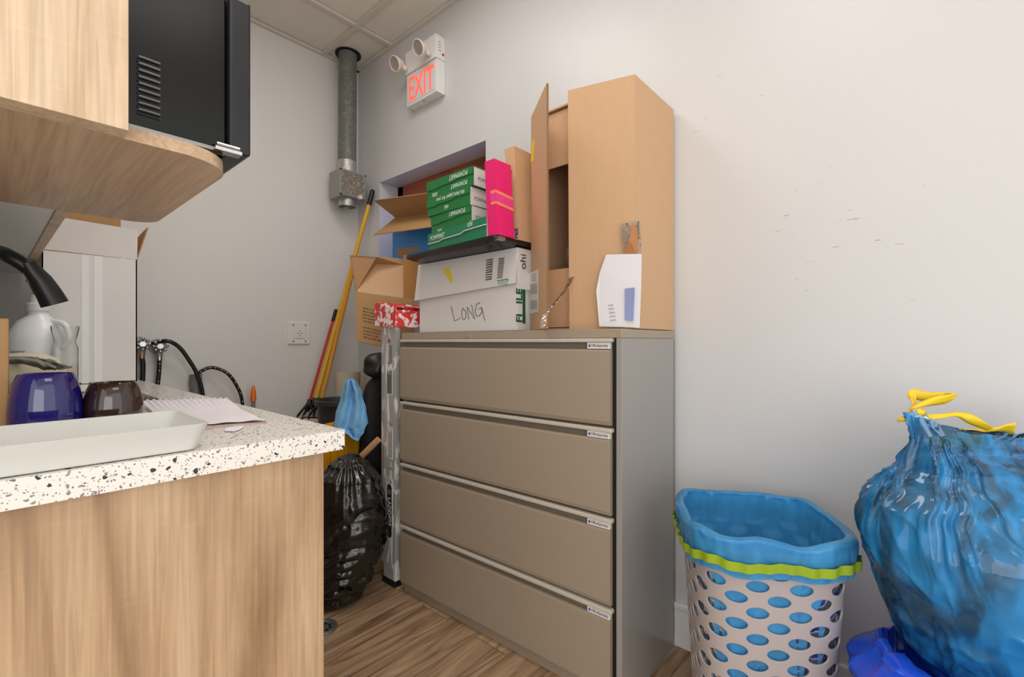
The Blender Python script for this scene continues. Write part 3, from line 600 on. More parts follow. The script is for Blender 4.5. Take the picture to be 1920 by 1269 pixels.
# ------------------------------------------------------------------ slim brown mailer
t = thing('mailing_box', 'slim brown cardboard mailer with purple lettering standing between pink and tall boxes', 'cardboard box', (1.40, 1.12, 1.445))
b = MB(); sh = lambda z: .030*(z-1.446)/.34
A = [(1.275, 1.118, 1.446), (1.275, 1.095, 1.446), (1.50, 1.095, 1.446), (1.50, 1.118, 1.446)]
zt = 1.788
lo = [b.bm.verts.new((x, y, z)) for x, y, z in A]; hi = [b.bm.verts.new((x+.0, y+(.048 if y > 1.1 else .022), zt)) for x, y, z in A]
for i in range(4): b.bm.faces.new((lo[i], lo[(i+1) % 4], hi[(i+1) % 4], hi[i]))
b.bm.faces.new(lo[::-1]); b.bm.faces.new(hi); bo = put('body', b, M_card, t)
text('lettering', 'red', .026, (1.2735, 1.0985, 1.452), (0, 0, 1), (0, 1, 0), M_purple, bo, bold=.0006)
s_ = MB()
for k_ in range(5): s_.box(1.2725, 1.128+.001*k_, 1.70-.006*k_, 1.2745, 1.150, 1.7025-.006*k_)
put('printed_block', s_, M_bink, bo)
# ------------------------------------------------------------------ boxes in the window recess
bl = thing('blue_box', 'bright blue printed carton with a torn hole in the window recess', 'carton', (1.68, 2.15, wz0))
put('body', MB().box(1.60, 1.93, wz0+.001, 1.775, 2.353, 1.738, .002), M_blue, bl)
s_ = MB(); q = [pX(x, y, 1.599) for x, y in ((744, 467), (752, 465), (782, 463), (788, 464), (784, 470), (772, 473), (760, 479), (746, 480))]; s_.panel(q, .001, (-1, 0, 0)); put('torn_hole', s_, M_cardb, bl)
s_ = MB()
for k_ in range(2): s_.panel([pX(750+k_*8, 452+3*k_, 1.5985), pX(800, 451+3*k_, 1.5985), pX(800, 452+3*k_, 1.5985), pX(750+k_*8, 453+3*k_, 1.5985)], .001, (-1, 0, 0))
put('printed_lines', s_, M_bluel, bl)
t = thing('flattened_carton', 'brown cardboard box lying on the blue carton, two flaps spread toward the room', 'cardboard box', (1.66, 2.1, 1.74))
b = MB(); b.panel([(1.60, 1.86, 1.742), (1.60, 2.34, 1.742), (1.775, 2.34, 1.745), (1.775, 1.86, 1.745)], .006); b.panel([(1.60, 1.86, 1.77), (1.60, 2.34, 1.79), (1.775, 2.34, 1.82), (1.775, 1.86, 1.80)], .006)
b.panel([(1.777, 1.86, 1.742), (1.777, 2.34, 1.742), (1.777, 2.34, 1.82), (1.777, 1.86, 1.80)], .004); put('body', b, M_cardb, t)
H1 = pX(742, 408, 1.60); H2 = pX(812, 398, 1.60)
H2 = H1+(H2-H1)*1.3
b = MB(); b.panel([H1, H2, pX(840, 352, 1.46), pX(806, 361, 1.45), pX(701, 375.5, 1.45)], .004); put('flap', b, M_cardb, t)
b = MB(); b.panel([H1, H2, pX(845, 419, 1.46), pX(814, 425, 1.45), pX(701, 440.5, 1.45)], .004); put('flap', b, M_cardb, t)
# ------------------------------------------------------------------ open brown box behind the ladder
t = thing('open_box', 'open brown shipping box with printed lines behind the ladder top', 'cardboard box', (1.26, 2.1, 1.05))
a0 = pT(667, 547, 2.36); a1 = pT(775, 561, 2.44); c0 = pT(669, 639, 2.36); c1 = pT(775, 662, 2.44)
bk = Vector((.52, .85, 0))*.20
b = MB(); b.panel([a0, a1, c1, c0], .005); b.panel([a0+bk, a1+bk, c1+bk, c0+bk], .005); b.panel([a0, a0+bk, c0+bk, c0], .005); b.panel([a1, a1+bk, c1+bk, c1], .005); b.panel([c0, c1, c1+bk, c0+bk], .005)
body = put('body', b, M_cardb, t)
b = MB(); b.panel([pT(668, 547, 2.37), pT(706, 495, 2.52), pT(757, 497, 2.54), pT(757, 560, 2.45)], .004); put('front_flap', b, M_card, t)
b = MB(); b.panel([pT(667, 547, 2.365), pT(656, 479, 2.34), pT(706, 482, 2.45), pT(706, 495, 2.515)], .004); b.panel([pT(706, 482, 2.45), pT(757, 485, 2.58), pT(757, 497, 2.54), pT(706, 495, 2.515)], .004); put('side_flap', b, mat('cardboard_inside', (188, 146, 104), .85, var=.04), t)
b = MB(); b.panel([pT(757, 561, 2.43), pT(757, 478, 2.43), pT(788, 481, 2.52), pT(787, 562, 2.50)], .005); put('side_flap', b, mat('cardboard_golden', (190, 138, 74), .8, var=.04), t)
s_ = MB(); rt = (c1-c0).normalized()
upv = (a0-c0).normalized(); nn = rt.cross(upv).normalized()
for blk in range(2):
    for k_ in range(5 if blk == 0 else 4):
        base = c0+rt*.033+upv*(.178-.0165*k_-.098*blk)+nn*.0032
        x_ = 0
        while x_ < .095-.012*(k_ % 3):
            w_ = random.uniform(.003, .012); p = base+rt*x_
            s_.panel([p, p+rt*w_, p+rt*w_-upv*.0075, p-upv*.0075], .0006, nn); x_ += w_+random.uniform(.002, .005)
put('printed_lines', s_, M_bink, body)
# ------------------------------------------------------------------ ladder
t = thing('step_ladder', 'folded aluminium stepladder with red top cap, splashed with paint, beside the cabinet', 'ladder', (1.4, 1.79, 0))
LY0, LY1 = 1.752, 1.878
def rail(y0, y1, x0, z0, z1, nm, lean=0.0):
    b = MB()
    def bxx(xa, xb, ya, yb):
        v = [(x, y+ (lean if z > .5 else 0), z) for z in (z0, z1) for x, y in ((xa, ya), (xb, ya), (xb, yb), (xa, yb))]
        V = [b.bm.verts.new(q) for q in v]
        for f_ in ((0, 1, 2, 3), (4, 5, 6, 7), (0, 1, 5, 4), (1, 2, 6, 5), (2, 3, 7, 6), (3, 0, 4, 7)): b.bm.faces.new([V[i] for i in f_])
    bxx(x0, x0+.004, y0, y1); bxx(x0+.004, x0+.026, y0, y0+.004); bxx(x0+.004, x0+.026, y1-.004, y1)
    return put(nm, b, M_ladder, t)
fr_ = rail(LY0, LY0+.088, 1.205, .02, 1.155, 'front_rail'); rail(LY0+.093, LY1+.012, 1.225, .07, 1.15, 'rear_rail')
rail(LY0, LY0+.088, 1.60-.004, .02, 1.155, 'front_rail'); rail(LY0+.093, LY1+.01, 1.585, .07, 1.15, 'rear_rail')
b = MB(); b.box(1.200, LY0-.003, 0, 1.236, LY0+.092, .026, .003); put('foot', b, M_bplas, t); b = MB(); b.box(1.58, LY0-.003, 0, 1.606, LY0+.092, .026, .003); put('foot', b, M_bplas, t)
for z in (.27, .53, .80):
    b = MB(); b.box(1.232, LY0+.006, z, 1.595, LY0+.082, z+.004); b.box(1.232, LY0+.002, z-.05, 1.595, LY0+.006, z+.004); b.box(1.232, LY0+.078, z-.02, 1.595, LY0+.082, z); put('step', b, M_ladder, t)
b = MB(); b.tube([(1.225, LY0+.01, .04), (1.40, LY0+.01, .23)], .008, 8); put('brace', b, M_ladder, t)
for z in (.46, .52, .72, .95):
    put('rivet', MB().sphere((1.203, LY0+.03, z), .006, (.5, 1, 1), 12), M_zinc, t, smooth=True)
# stickers on the front rail
RX = 1.2042
def stick(za, zb_, ya, yb, m_, nm): 
    b = MB(); b.box(RX-.0006, ya, za, RX+.001, yb, zb_); return put(nm, b, m_, fr_)
stk = stick(.985, 1.065, LY0+.022, LY0+.055, M_zinc, 'warning_label'); text('lettering', 'DANGER', .020, (RX-.001, LY0+.046, .99), (0, 0, 1), (0, 1, 0), M_label, stk, bold=.0005)
stk = stick(.845, .965, LY0+.02, LY0+.062, M_label, 'warning_label')
s_ = MB()
for k_ in range(8): s_.box(RX-.0014, LY0+.023+.0048*k_, .850, RX-.0005, LY0+.0255+.0048*k_, .955-.01*(k_ % 3))
put('printed_lines', s_, M_ink, stk)
stk = stick(.56, .70, LY0+.018, LY0+.052, M_label, 'warning_label')
s_ = MB()
for k_ in range(6): s_.box(RX-.0014, LY0+.022+.005*k_, .567, RX-.0005, LY0+.0238+.005*k_, .694-.008*(k_ % 3))
put('printed_lines', s_, M_ginkl, stk)
def capsule(b, x, yc, za, zb_, r, th_):
    pts = [(x, yc+r*math.cos(a), zb_-r+r*math.sin(a)) for a in [PI*i/14 for i in range(15)]]+[(x, yc+r*math.cos(a), za+r+r*math.sin(a)) for a in [PI+PI*i/14 for i in range(15)]]
    b.panel(pts, th_, (-1, 0, 0))
b = MB(); capsule(b, RX, LY0+.042, .205, .452, .0215, .0012); lg = put('logo_plate', b, M_label, fr_)
b = MB(); capsule(b, RX-.0004, LY0+.042, .209, .448, .0178, .0014); put('logo_field', b, M_ink, lg)
text('lettering', 'LADDERS', .030, (RX-.0016, LY0+.0525, .388), (0, 0, -1), (0, -1, 0), M_label, lg, bold=.0006)
put('emblem', MB().cyl((RX-.0012, LY0+.042, .412), (RX-.0018, LY0+.042, .412), .013), M_zinc, lg)
put('maple_emblem', MB().panel([(RX-.0008, LY0+.044+.012*math.cos(a)*(1 if i % 2 else .5), 1.085+.012*math.sin(a)*(1 if i % 2 else .5)) for i, a in enumerate([2*PI*k_/16 for k_ in range(16)])], .001, (-1, 0, 0)), M_red, fr_)['label'] = 'red leaf emblem'
# red cap
cap = MB(); cap.box(1.196, 1.728, 1.145, 1.612, 1.735, 1.215, .002); cap.box(1.196, 1.855, 1.165, 1.612, 1.884, 1.258, .004); cap.box(1.196, 1.735, 1.212, 1.612, 1.856, 1.222, .002); cap.box(1.196, 1.733, 1.15, 1.202, 1.86, 1.245, .002)
V = [(1.194, 1.728, 1.145), (1.194, 1.89, 1.155), (1.194, 1.89, 1.262), (1.194, 1.80, 1.240), (1.194, 1.728, 1.22)]; cap.panel(V, .006, (-1, 0, 0)); cap.panel([(1.196, 1.80, 1.238), (1.196, 1.888, 1.259), (1.608, 1.888, 1.259), (1.608, 1.80, 1.238)], .005)
cap = put('top_cap', cap, M_redcap, t)
for (y_, z_) in ((1.86, 1.175), (1.825, 1.168), (1.80, 1.162), (1.86, 1.215)): put('bolt', MB().sphere((1.190, y_, z_), .005, (.6, 1, 1), 10), M_zinc, cap, smooth=True)
# ------------------------------------------------------------------ office chair behind the ladder
t = thing('office_chair', 'black office chair in the dark corner behind the ladder and blue towel', 'chair', (1.42, 2.2, 0))
def pill(b, c, s3, p=3.2, n=28, amp=.0):
    c = Vector(c)
    def f_(u, v):
        th_ = 2*PI*u; ph = PI*(v-.5)
        sp = lambda a, e: math.copysign(abs(a)**e, a)
        q = Vector((sp(math.cos(ph), 2/p)*sp(math.cos(th_), 2/p)*s3[0], sp(math.cos(ph), 2/p)*sp(math.sin(th_), 2/p)*s3[1], sp(math.sin(ph), 2/p)*s3[2]))
        return c+q*(1+amp*noise.noise(q*14))
    b.grid(f_, n*2, n, True); return b
put('backrest', pill(MB(), (1.425, 2.06, .665), (.195, .05, .26), 3.5), M_blk, t, smooth=True)
put('headrest', pill(MB(), (1.40, 2.03, .965), (.165, .06, .066), 2.6, amp=.25), M_blkl, t, smooth=True)
b = MB(); b.tube([(1.30, 1.965, .95), (1.30, 1.955, .98), (1.30, 1.965, 1.01)], .014, 10); put('bracket', b, M_grey, t, smooth=True)
put('seat', pill(MB(), (1.46, 2.20, .46), (.16, .09, .045), 3.5), M_blk, t, smooth=True)
b = MB(); b.cyl((1.46, 2.12, .10), (1.46, 2.12, .43), .025); put('column', b, M_bplas, t)
for k_ in range(5):
    a = 2*PI*k_/5+.3; e = (1.46+.13*math.cos(a), 2.10+.12*math.sin(a), .065)
    b = MB(); b.tube([(1.46, 2.10, .11), e], .016, 8); lg_ = put('base_leg', b, M_bplas, t); put('caster', MB().sphere((e[0], e[1], .03), .029, (.7, 1, 1), 14), M_bplas, t, smooth=True)
# ------------------------------------------------------------------ black rubbish bag
c = Vector((1.03, 1.862, 0))
prof = [(0, .05), (.02, .10), (.10, .135), (.20, .160), (.32, .165), (.42, .152), (.50, .122), (.555, .080), (.585, .045), (.600, .012), (.602, .002)]
def bagf(u, v):
    a = 2*PI*u; z = .602*v
    r = interp(prof, z)
    pleat = max(0, (z-.36)/.24)
    P3 = Vector((math.cos(a), math.sin(a), 0))
    r *= 1+.055*pleat*math.sin(a*17+3*math.sin(a*3)+z*6)+.10*noise.noise(Vector((math.cos(a)*1.6, math.sin(a)*1.6, z*5)))
    band = (1-pleat)*min(1, z/.04)
    rg = abs(noise.noise(Vector((math.cos(a)*1.1, math.sin(a)*1.1, z*21+2.2*noise.noise(Vector((math.cos(a)*1.6, math.sin(a)*1.6, 1)))))))
    r += .022*band*(rg-.25)+.004*noise.noise(Vector((math.cos(a)*7, math.sin(a)*7, z*30)))
    sk = max(0, .22-z)/.22; x = c.x+r*math.cos(a)+(.02*v)-.045*sk; y = c.y+r*math.sin(a)-.010*sk
    return Vector((x, y, z))
b = MB(); b.grid(bagf, 260, 240, True)
b.bm.faces.new([v for v in b.bm.verts if abs(v.co.z) < 1e-5][::-1]) if False else None
bag = tag(put('rubbish_bag', b, M_bagk, smooth=True), 'full black plastic rubbish bag on the floor beside the counter end', 'bag')
b = MB(); e0_ = c+Vector((-.055, -.075, .105)); e1_ = pZ(626, 1128, .028); dd_ = (e1_-e0_).normalized(); s0_ = dd_.cross(Vector((0, 0, 1))).normalized(); s1_ = s0_.cross(dd_)
def tail(u, v):
    a = 2*PI*u; p = e0_.lerp(e1_, v); r = interp([(0, .075), (.35, .05), (.65, .034), (1, .040)], v)*(1+.10*math.sin(a*9+v*3)+.12*noise.noise(Vector((math.cos(a)*2, math.sin(a)*2, v*5))))
    q = p+s0_*r*math.cos(a)+s1_*r*.75*math.sin(a)+dd_*(.018*math.sin(a*3)*max(0, v-.7))
    return Vector((q.x, q.y, max(.003, q.z)))
b.grid(tail, 90, 40, True); put('gathered_corner', b, M_bagk, bag, smooth=True)
# cardboard tube
t = tag(put('cardboard_tube', MB().cyl((1.190, 1.858, .640), (1.115, 1.985, .498), .0145), M_wood2, smooth=True, angle=40), 'short brown cardboard tube resting behind the black rubbish bag', 'tube')
# ------------------------------------------------------------------ mop bucket, towel, pail
t = thing('mop_bucket', 'yellow mop bucket with wringer behind the black rubbish bag', 'bucket', (1.10, 2.33, 0))
b = MB(); b.lathe((1.05, 2.28, .06), [(0, 0), (.105, 0), (.125, .20), (.14, .36), (.15, .37), (.135, .365), (.12, .20), (.10, .012), (0, .012)], 40); put('tub', b, M_bucket, t, smooth=True, angle=40)
b = MB(); b.panel([(1.02, 2.15, .42), (1.235, 2.13, .42), (1.255, 2.13, .655), (1.17, 2.13, .70), (1.05, 2.13, .69)], .014); b.panel([(1.02, 2.15, .42), (1.02, 2.28, .42), (1.05, 2.28, .66), (1.05, 2.13, .69)], .012); b.panel([(1.235, 2.13, .42), (1.235, 2.28, .42), (1.255, 2.28, .62), (1.255, 2.13, .655)], .012)
for k_ in range(6): b.box(1.03+.034*k_, 2.112, .44, 1.042+.034*k_, 2.126, .58, .002)
put('wringer', b, M_bucket, t)
b = MB(); b.tube([(1.19, 2.15, .66), (1.20, 2.15, .80), (1.205, 2.16, .885)], .011, 10); put('lever', b, M_bucket, t, smooth=True)
for sx_ in (-.08, .08):
    for sy_ in (-.08, .08):
        b = MB(); b.cyl((1.05+sx_-.012, 2.28+sy_, .031), (1.05+sx_+.012, 2.28+sy_, .031), .03); b.box(1.05+sx_-.008, 2.28+sy_-.008, .03, 1.05+sx_+.008, 2.28+sy_+.008, .065); put('caster', b, M_bplas, t)
# towel hanging over the lever
pk_ = pT(656, 711, 2.28)
def tow(u, v):
    # u across, v from peak down
    _pl = [(0, 649), (.08, 645), (.25, 640), (.55, 631), (.75, 626), (1.0, 672)]
    L_ = interp([(0, 652), (.07, 645), (.3, 638.5), (.6, 630), (.78, 626), (.83, 640), (.92, 656), (1, 670)], v)
    R_ = interp([(0, 660), (.07, 667), (.25, 676), (.5, 684), (.72, 687.5), (.85, 683), (.95, 675), (1, 672)], v)
    x = lerp(L_, R_, u); y = 710+v*117
    dep = 2.245+.012*math.sin(u*13+v*4)+.016*noise.noise(Vector((u*3.5, v*3, .5)))-.02*v
    if v < .05: dep += .01
    return pT(x, y, dep)
b = MB(); b.grid(tow, 50, 60)
def tow2(u, v): p = tow(u, v*.75); return p+FW*.022*min(1, v*8+.02)
b.grid(tow2, 40, 40)
o = tag(put('cleaning_cloth', b, M_towel, smooth=True), 'light blue terry cloth draped over the mop bucket lever', 'cloth')
md = o.modifiers.new('s', 'SOLIDIFY'); md.thickness = .004
# black bin
b = MB(); b.lathe((1.315, 2.43, 0), [(0, .002), (.088, .002), (.112, .60), (.118, .745), (.127, .750), (.129, .735), (.133, .738), (.133, .762), (.124, .766), (.112, .745), (.104, .60), (.084, .012), (0, .012)], 56)
tag(put('waste_bin', b, mat('grey_black_plastic', (52, 52, 50), .5), smooth=True, angle=50), 'round black plastic bin standing behind the blue cloth', 'bin')
# beige paper roll behind
b = MB(); q = pT(652, 697, 2.80)
b.lathe((q.x, q.y, 0), [(.060, 0), (.066, .7), (.074, q.z), (.070, q.z), (.060, .7), (.055, 0)], 40); b.panel([(q.x+.07, q.y-.02, 0), (q.x+.085, q.y-.04, 0), (q.x+.092, q.y-.05, q.z-.02), (q.x+.075, q.y-.03, q.z)], .002)
tag(put('paper_roll', b, M_beige, smooth=True, angle=40), 'beige rolled paper standing in the corner behind the black pail', 'paper roll')
# ------------------------------------------------------------------ mops
def mop(name, label, pole_m, top_px, topt, bot_px, bott, r, grip, clamp_m, dxx=0):
    a = pT(*top_px, topt); z = pT(*bot_px, bott); dirv = (a-z).normalized()
    t = thing(name, label, 'mop', (z.x, z.y, 0), 0, 'mops leaning in the corner')
    b = MB(); b.cyl(z, a, r); put('handle', b, pole_m, t, smooth=True, angle=40)
    if grip: b = MB(); b.cyl(a-dirv*grip, a+dirv*.006, r+.002); b.sphere(a+dirv*.006, r+.002); put('grip', b, M_bplas, t, smooth=True, angle=40)
    h = MB(); w_ = Vector((RT.x, RT.y, 0)); q = z
    h.tube([q+dirv*.02, q-dirv*.05], r+.006, 12); h.tube([q-dirv*.0+w_*.006, q-dirv*.045+w_*.045, q-dirv*.10+w_*.05, q-dirv*.10-w_*.05, q-dirv*.075-w_*.045, q-dirv*.0-w_*.006], .007, 8)
    put('clamp', h, clamp_m, t, smooth=True)
    f0 = q-dirv*.10
    m_ = MB()
    for k_ in range(9):
        s = (k_-4)/4; p0 = f0+w_*.035*s; m_.tube([p0, p0+Vector((.01*s, .005, -.18)), Vector((p0.x+.01*s, p0.y+.01*math.sin(k_), .012))], .008, 8)
    put('mop_strands', m_, M_beige, t, smooth=True); return t
mop('mop', 'mop with long yellow handle and black grip leaning in the corner', M_yel, (698, 361), 2.93, (591, 752), 2.76, .0125, .085, M_bplas)
mop('mop', 'mop with amber handle close behind the yellow one', M_yel2, (663, 500), 2.83, (602, 752), 2.72, .0125, 0, M_bplas)
mop('mop', 'mop with thin red handle and black tip left of the yellow one', M_redp, (629, 584), 2.82, (580, 755), 2.76, .008, .06, M_bplas)
# ------------------------------------------------------------------ floor drain
q = pZ(607, 1178, 0)
t = tag(put('floor_drain', MB().lathe((q.x, q.y, 0), [(0, .004), (.036, .004), (.039, .010), (.047, .010), (.050, .002)], 40), M_drain, smooth=True, angle=30), 'small round grey floor drain on the wood floor by the counter', 'drain')
s_ = MB()
for k_ in range(8): a = 2*PI*k_/8; s_.cyl((q.x+.023*math.cos(a), q.y+.023*math.sin(a), .0042), (q.x+.023*math.cos(a), q.y+.023*math.sin(a), .0055), .006, seg=12)
put('slots', s_, M_dark, t)
# ------------------------------------------------------------------ counter
CT = .93
bc = thing('base_cabinet', 'light oak laminate counter cabinet end panel under the speckled worktop', 'cabinet', (.1, 1.7, 0))
put('end_panel', MB().box(-.27, .775, 0, .389, .797, CT-.034, .001), M_oakc, bc)
b = MB(); b.box(-.27, .798, .10, .370, 2.80, .70); put('body', b, M_white, bc)
ds = [.80, 1.30, 1.80, 2.30, 2.795]
for i in range(4): b = MB(); b.box(.371, ds[i]+.002, .10, .389, ds[i+1]-.002, CT-.038, .001); put('door', b, M_oakc, bc)
b = MB(); b.box(-.27, .80, 0, .33, 2.80, .099); put('plinth', b, M_dark, bc)
sx0, sx1, sy0, sy1 = -.16, .312, 1.42, 1.92
b = MB(); z0, z1 = CT-.033, CT
def cslab(x0, y0_, x1, y1_): b.box(x0, y0_, z0, x1, y1_, z1)
cslab(-.28, .747, .412, sy0); cslab(-.28, sy1, .412, WY-.002); cslab(-.28, sy0, sx0, sy1); cslab(sx1, sy0, .412, sy1)
bmesh.ops.remove_doubles(b.bm, verts=b.bm.verts[:], dist=1e-5)
tag(put('worktop', b, M_granite), 'white quartz worktop with dark specks running to the back wall', 'countertop')
b = MB(); b.box(sx0-.01, sy0-.01, CT-.20, sx1+.01, sy1+.01, CT-.194); b.box(sx0-.006, sy0-.006, CT-.194, sx0, sy1+.006, CT-.034); b.box(sx1, sy0-.006, CT-.194, sx1+.006, sy1+.006, CT-.034); b.box(sx0, sy0-.006, CT-.194, sx1, sy0, CT-.034); b.box(sx0, sy1, CT-.194, sx1, sy1+.006, CT-.034)
tag(put('sink', b, mat('sink_dark', (88, 84, 76), .5, .3)), 'dark undermount sink cut into the worktop behind the mugs', 'sink')
# faucet
t = thing('faucet', 'black gooseneck kitchen faucet arching from the left edge of the photo', 'faucet', (-.2, 1.47, CT))
tip = Vector(pT(103, 570, 1.05)); tip2 = pT(62, 508, 1.02)
pa = [Vector((-.20, 1.49, CT)), Vector((-.20, 1.49, 1.12)), Vector((-.19, 1.487, 1.22)), Vector((-.125, 1.47, 1.272)), pT(-20, 470, 1.0), pT(20, 482, 1.0), tip2]
pa = smooth_path(pa, 8); b = MB(); b.tube(pa, .0145, 16); put('spout', b, M_bplas, t, smooth=True)
dr = (tip-tip2); hp = [tip2-dr*.25, tip2, tip2+dr*.35+Vector((0, 0, .006)), tip2+dr*.7+Vector((0, 0, .004)), tip, ]
b = MB(); b.tube(hp, .02, 24, rs=[.0148, .0165, .0195, .0225, .0245]); put('spray_head', b, M_bplas, t, smooth=True, angle=50)
b = MB(); q0 = tip2+dr*.35-RT*.019; b.tube([q0, q0+dr*.3-RT*.004, q0+dr*.55-RT*.002], .006, 8); put('spray_button', b, M_bplas, t, smooth=True)
b = MB(); b.cyl((-.20, 1.49, CT), (-.20, 1.49, CT+.06), .025); b.tube([(-.20, 1.49, CT+.04), (-.20, 1.42, CT+.07)], .007); put('base', b, M_bplas, t, smooth=True, angle=40)
# mugs (standing upside down)
def mug(label, px, ypx, m_, r, h):
    p = pZ(px, ypx, CT+.001); t = thing('mug', label, 'mug', p)
    b = MB(); b.lathe(p, [(.0, .006), (r*.93, .006), (r*.97, 0), (r, .004), (r*1.0, h*.28), (r*.96, h*.55), (r*.86, h*.82), (r*.76, h*.965), (r*.72, h), (r*.68, h*.99), (r*.66, h*.965), (0, h*.96)], 64)
    put('cup', b, m_, t, smooth=True, angle=55)
    b = MB(); dv = (-RT*.6+FW*.5).normalized()
    hp = smooth_path([p+dv*(r*.9)+Vector((0, 0, h*.8)), p+dv*(r*1.35)+Vector((0, 0, h*.75)), p+dv*(r*1.42)+Vector((0, 0, h*.35)), p+dv*(r*.95)+Vector((0, 0, h*.2))], 6)
    b.tube(hp, .006, 10); put('handle', b, m_, t, smooth=True); return t
mug('glossy cobalt blue mug upside down on the worktop', 87, 800, M_mugb, .049, .094)
mug('glossy dark brown mug upside down beside the blue mug', 213, 788, M_mugk, .046, .073)
# frosted tray
t = thing('storage_tray', 'long frosted white plastic tray on the near edge of the worktop', 'tray', (0, .85, CT))
b = MB()
def ring(x0, x1, y0_, y1_, z, r):
    out = []
    for cx_, cy_, a0_ in ((x1-r, y1_-r, 0), (x0+r, y1_-r, 90), (x0+r, y0_+r, 180), (x1-r, y0_+r, 270)):
        for k_ in range(7): a = math.radians(a0_+15*k_); out.append(b.bm.verts.new((cx_+r*math.cos(a), cy_+r*math.sin(a), z)))
    return out
rs_ = [ring(-.255, .200, .760, .925, CT+.0015, .014), ring(-.262, .2145, .752, .935, CT+.037, .016), ring(-.260, .2125, .754, .933, CT+.037, .015), ring(-.253, .198, .762, .923, CT+.0045, .013)]
for a_, c_ in zip(rs_, rs_[1:]):
    for i in range(28): b.bm.faces.new((a_[i], a_[(i+1) % 28], c_[(i+1) % 28], c_[i]))
b.bm.faces.new(rs_[0][::-1]); b.bm.faces.new(rs_[-1]); put('body', b, M_frost, t, smooth=True, angle=35)
# papers
q = [pZ(x, y, CT+.001) for x, y in ((385, 808), (502, 793), (455, 770), (400, 754), (262, 756))]
def pap(u, v):
    near = lerp(pZ(330, 800, CT+.001), pZ(500, 791, CT+.001), u); far = lerp(pZ(262, 762, CT+.001), pZ(425, 758, CT+.001), u)
    p = lerp(near, far, v); h = .012*max(0, v-.55)/.45+.002*math.sin(u*90)*max(0, v-.6)/.4+.003*noise.noise(Vector((u*4, v*4, 0)))+.003
    return p+Vector((0, 0, max(.0008, h)))
b = MB(); b.grid(pap, 120, 30)
o = tag(put('paper_sheet', b, M_paper, smooth=True), 'crumpled pleated white paper sheet lying between the tray and sink', 'paper')
b = MB(); a_ = [pZ(x, y, CT+.0005) for x, y in ((384, 800), (500, 789), (498, 794), (440, 797), (386, 806))]; b.panel(a_, .0008, (0, 0, 1)); put('printed_edge', b, M_paperp, o)
b = MB(); b.panel([pZ(x, y, CT+.002) for x, y in ((420, 806), (428, 802), (458, 799), (452, 804), (440, 808), (422, 808))], .0012, (0, 0, 1)); tag(put('paper_scrap', b, M_paper), 'small torn white paper scrap on the worktop', 'paper')
# cardboard box at far left
p = pZ(17, 806, CT+.001)
tag(put('carton', MB().box(-.09, p.y, CT+.001, p.x, p.y+.10, CT+.190, .003), M_cardb), 'brown carton on the worktop cut off by the left edge of the photo', 'carton')
# cream bowl and grey cloth
q = pZ(38, 750, CT+.001)
tag(put('bowl', MB().lathe(q, [(0, 0), (.055, 0), (.085, .03), (.088, .07), (.07, .105), (.045, .118), (0, .122)], 48), M_cream, smooth=True), 'cream rounded rice container behind the blue mug', 'container')
q2 = pT(60, 683, 1.25)
def cl(u, v):
    x = lerp(-20, 105, u); y = interp([(0, 668), (.45, 668), (.7, 672), (.85, 678), (1, 686)], u); hgt = interp([(0, 13), (.5, 14), (.8, 17), (1, 8)], u)
    return pT(x, y+hgt*v, 1.13-.02*math.sin(PI*v)+.006*noise.noise(Vector((u*8, v*4, 2))))
b = MB(); b.grid(cl, 40, 12); b.grid(lambda u, v: cl(u, v)+FW*(.03*math.sin(PI*v)+.012), 40, 12)
o = tag(put('dish_cloth', b, M_greyc, smooth=True), 'grey dish cloth draped across the cream container', 'cloth'); md = o.modifiers.new('s', 'SOLIDIFY'); md.thickness = .003
# gallon jug with pump
q = pZ(72, 727, CT+.001); t = thing('pump_jug', 'milky plastic gallon jug with white hand pump under the faucet', 'jug', q)
b = MB(); b.lathe(q, [(0, 0), (.072, 0), (.078, .01), (.078, .15), (.074, .17), (.05, .215), (.026, .235), (.024, .25), (0, .25)], 48); put('body', b, M_jug, t, smooth=True, angle=50)
b = MB(); b.lathe(q, [(0, .25), (.03, .25), (.03, .272), (.022, .276), (.02, .30), (.008, .302), (.008, .348), (0, .348)], 24); pu = put('pump', b, M_wplas, t, smooth=True, angle=40)
b = MB(); b.tube([q+Vector((0, 0, .345))+RT*.01, q+Vector((0, 0, .352))-RT*.012, q+Vector((0, 0, .345))-RT*.035], .007); put('nozzle', b, M_wplas, pu, smooth=True)
text('label_print', 'GENERAL ANTISEPTIC', .009, q-RT*.048-FW*.0795+Vector((0, 0, .115)), RT, (0, 0, 1), M_ginkl, t)
b = MB(); hp = smooth_path([q+RT*.045+Vector((0, 0, .215)), q+RT*.085+Vector((0, 0, .205)), q+RT*.100+Vector((0, 0, .16)), q+RT*.078+Vector((0, 0, .13))], 6); b.tube(hp, .009); put('handle', b, M_jug, t, smooth=True)
# spray bottle / clear bottle
q = pZ(122, 728, CT+.001); t = thing('clear_bottle', 'clear plastic bottle with pale cream liquid beside the pump jug', 'bottle', q)
b = MB(); b.lathe(q, [(0, 0), (.030, 0), (.032, .01), (.032, .13), (.026, .15), (.034, .19), (.034, .20), (.030, .20), (.023, .15), (.028, .13), (.028, .006), (0, .006)], 32); put('body', b, M_clear, t, smooth=True, angle=50)
put('liquid', MB().lathe(q, [(0, .007), (.027, .007), (.027, .075), (0, .075)], 32), M_cream, t, smooth=True, angle=50)
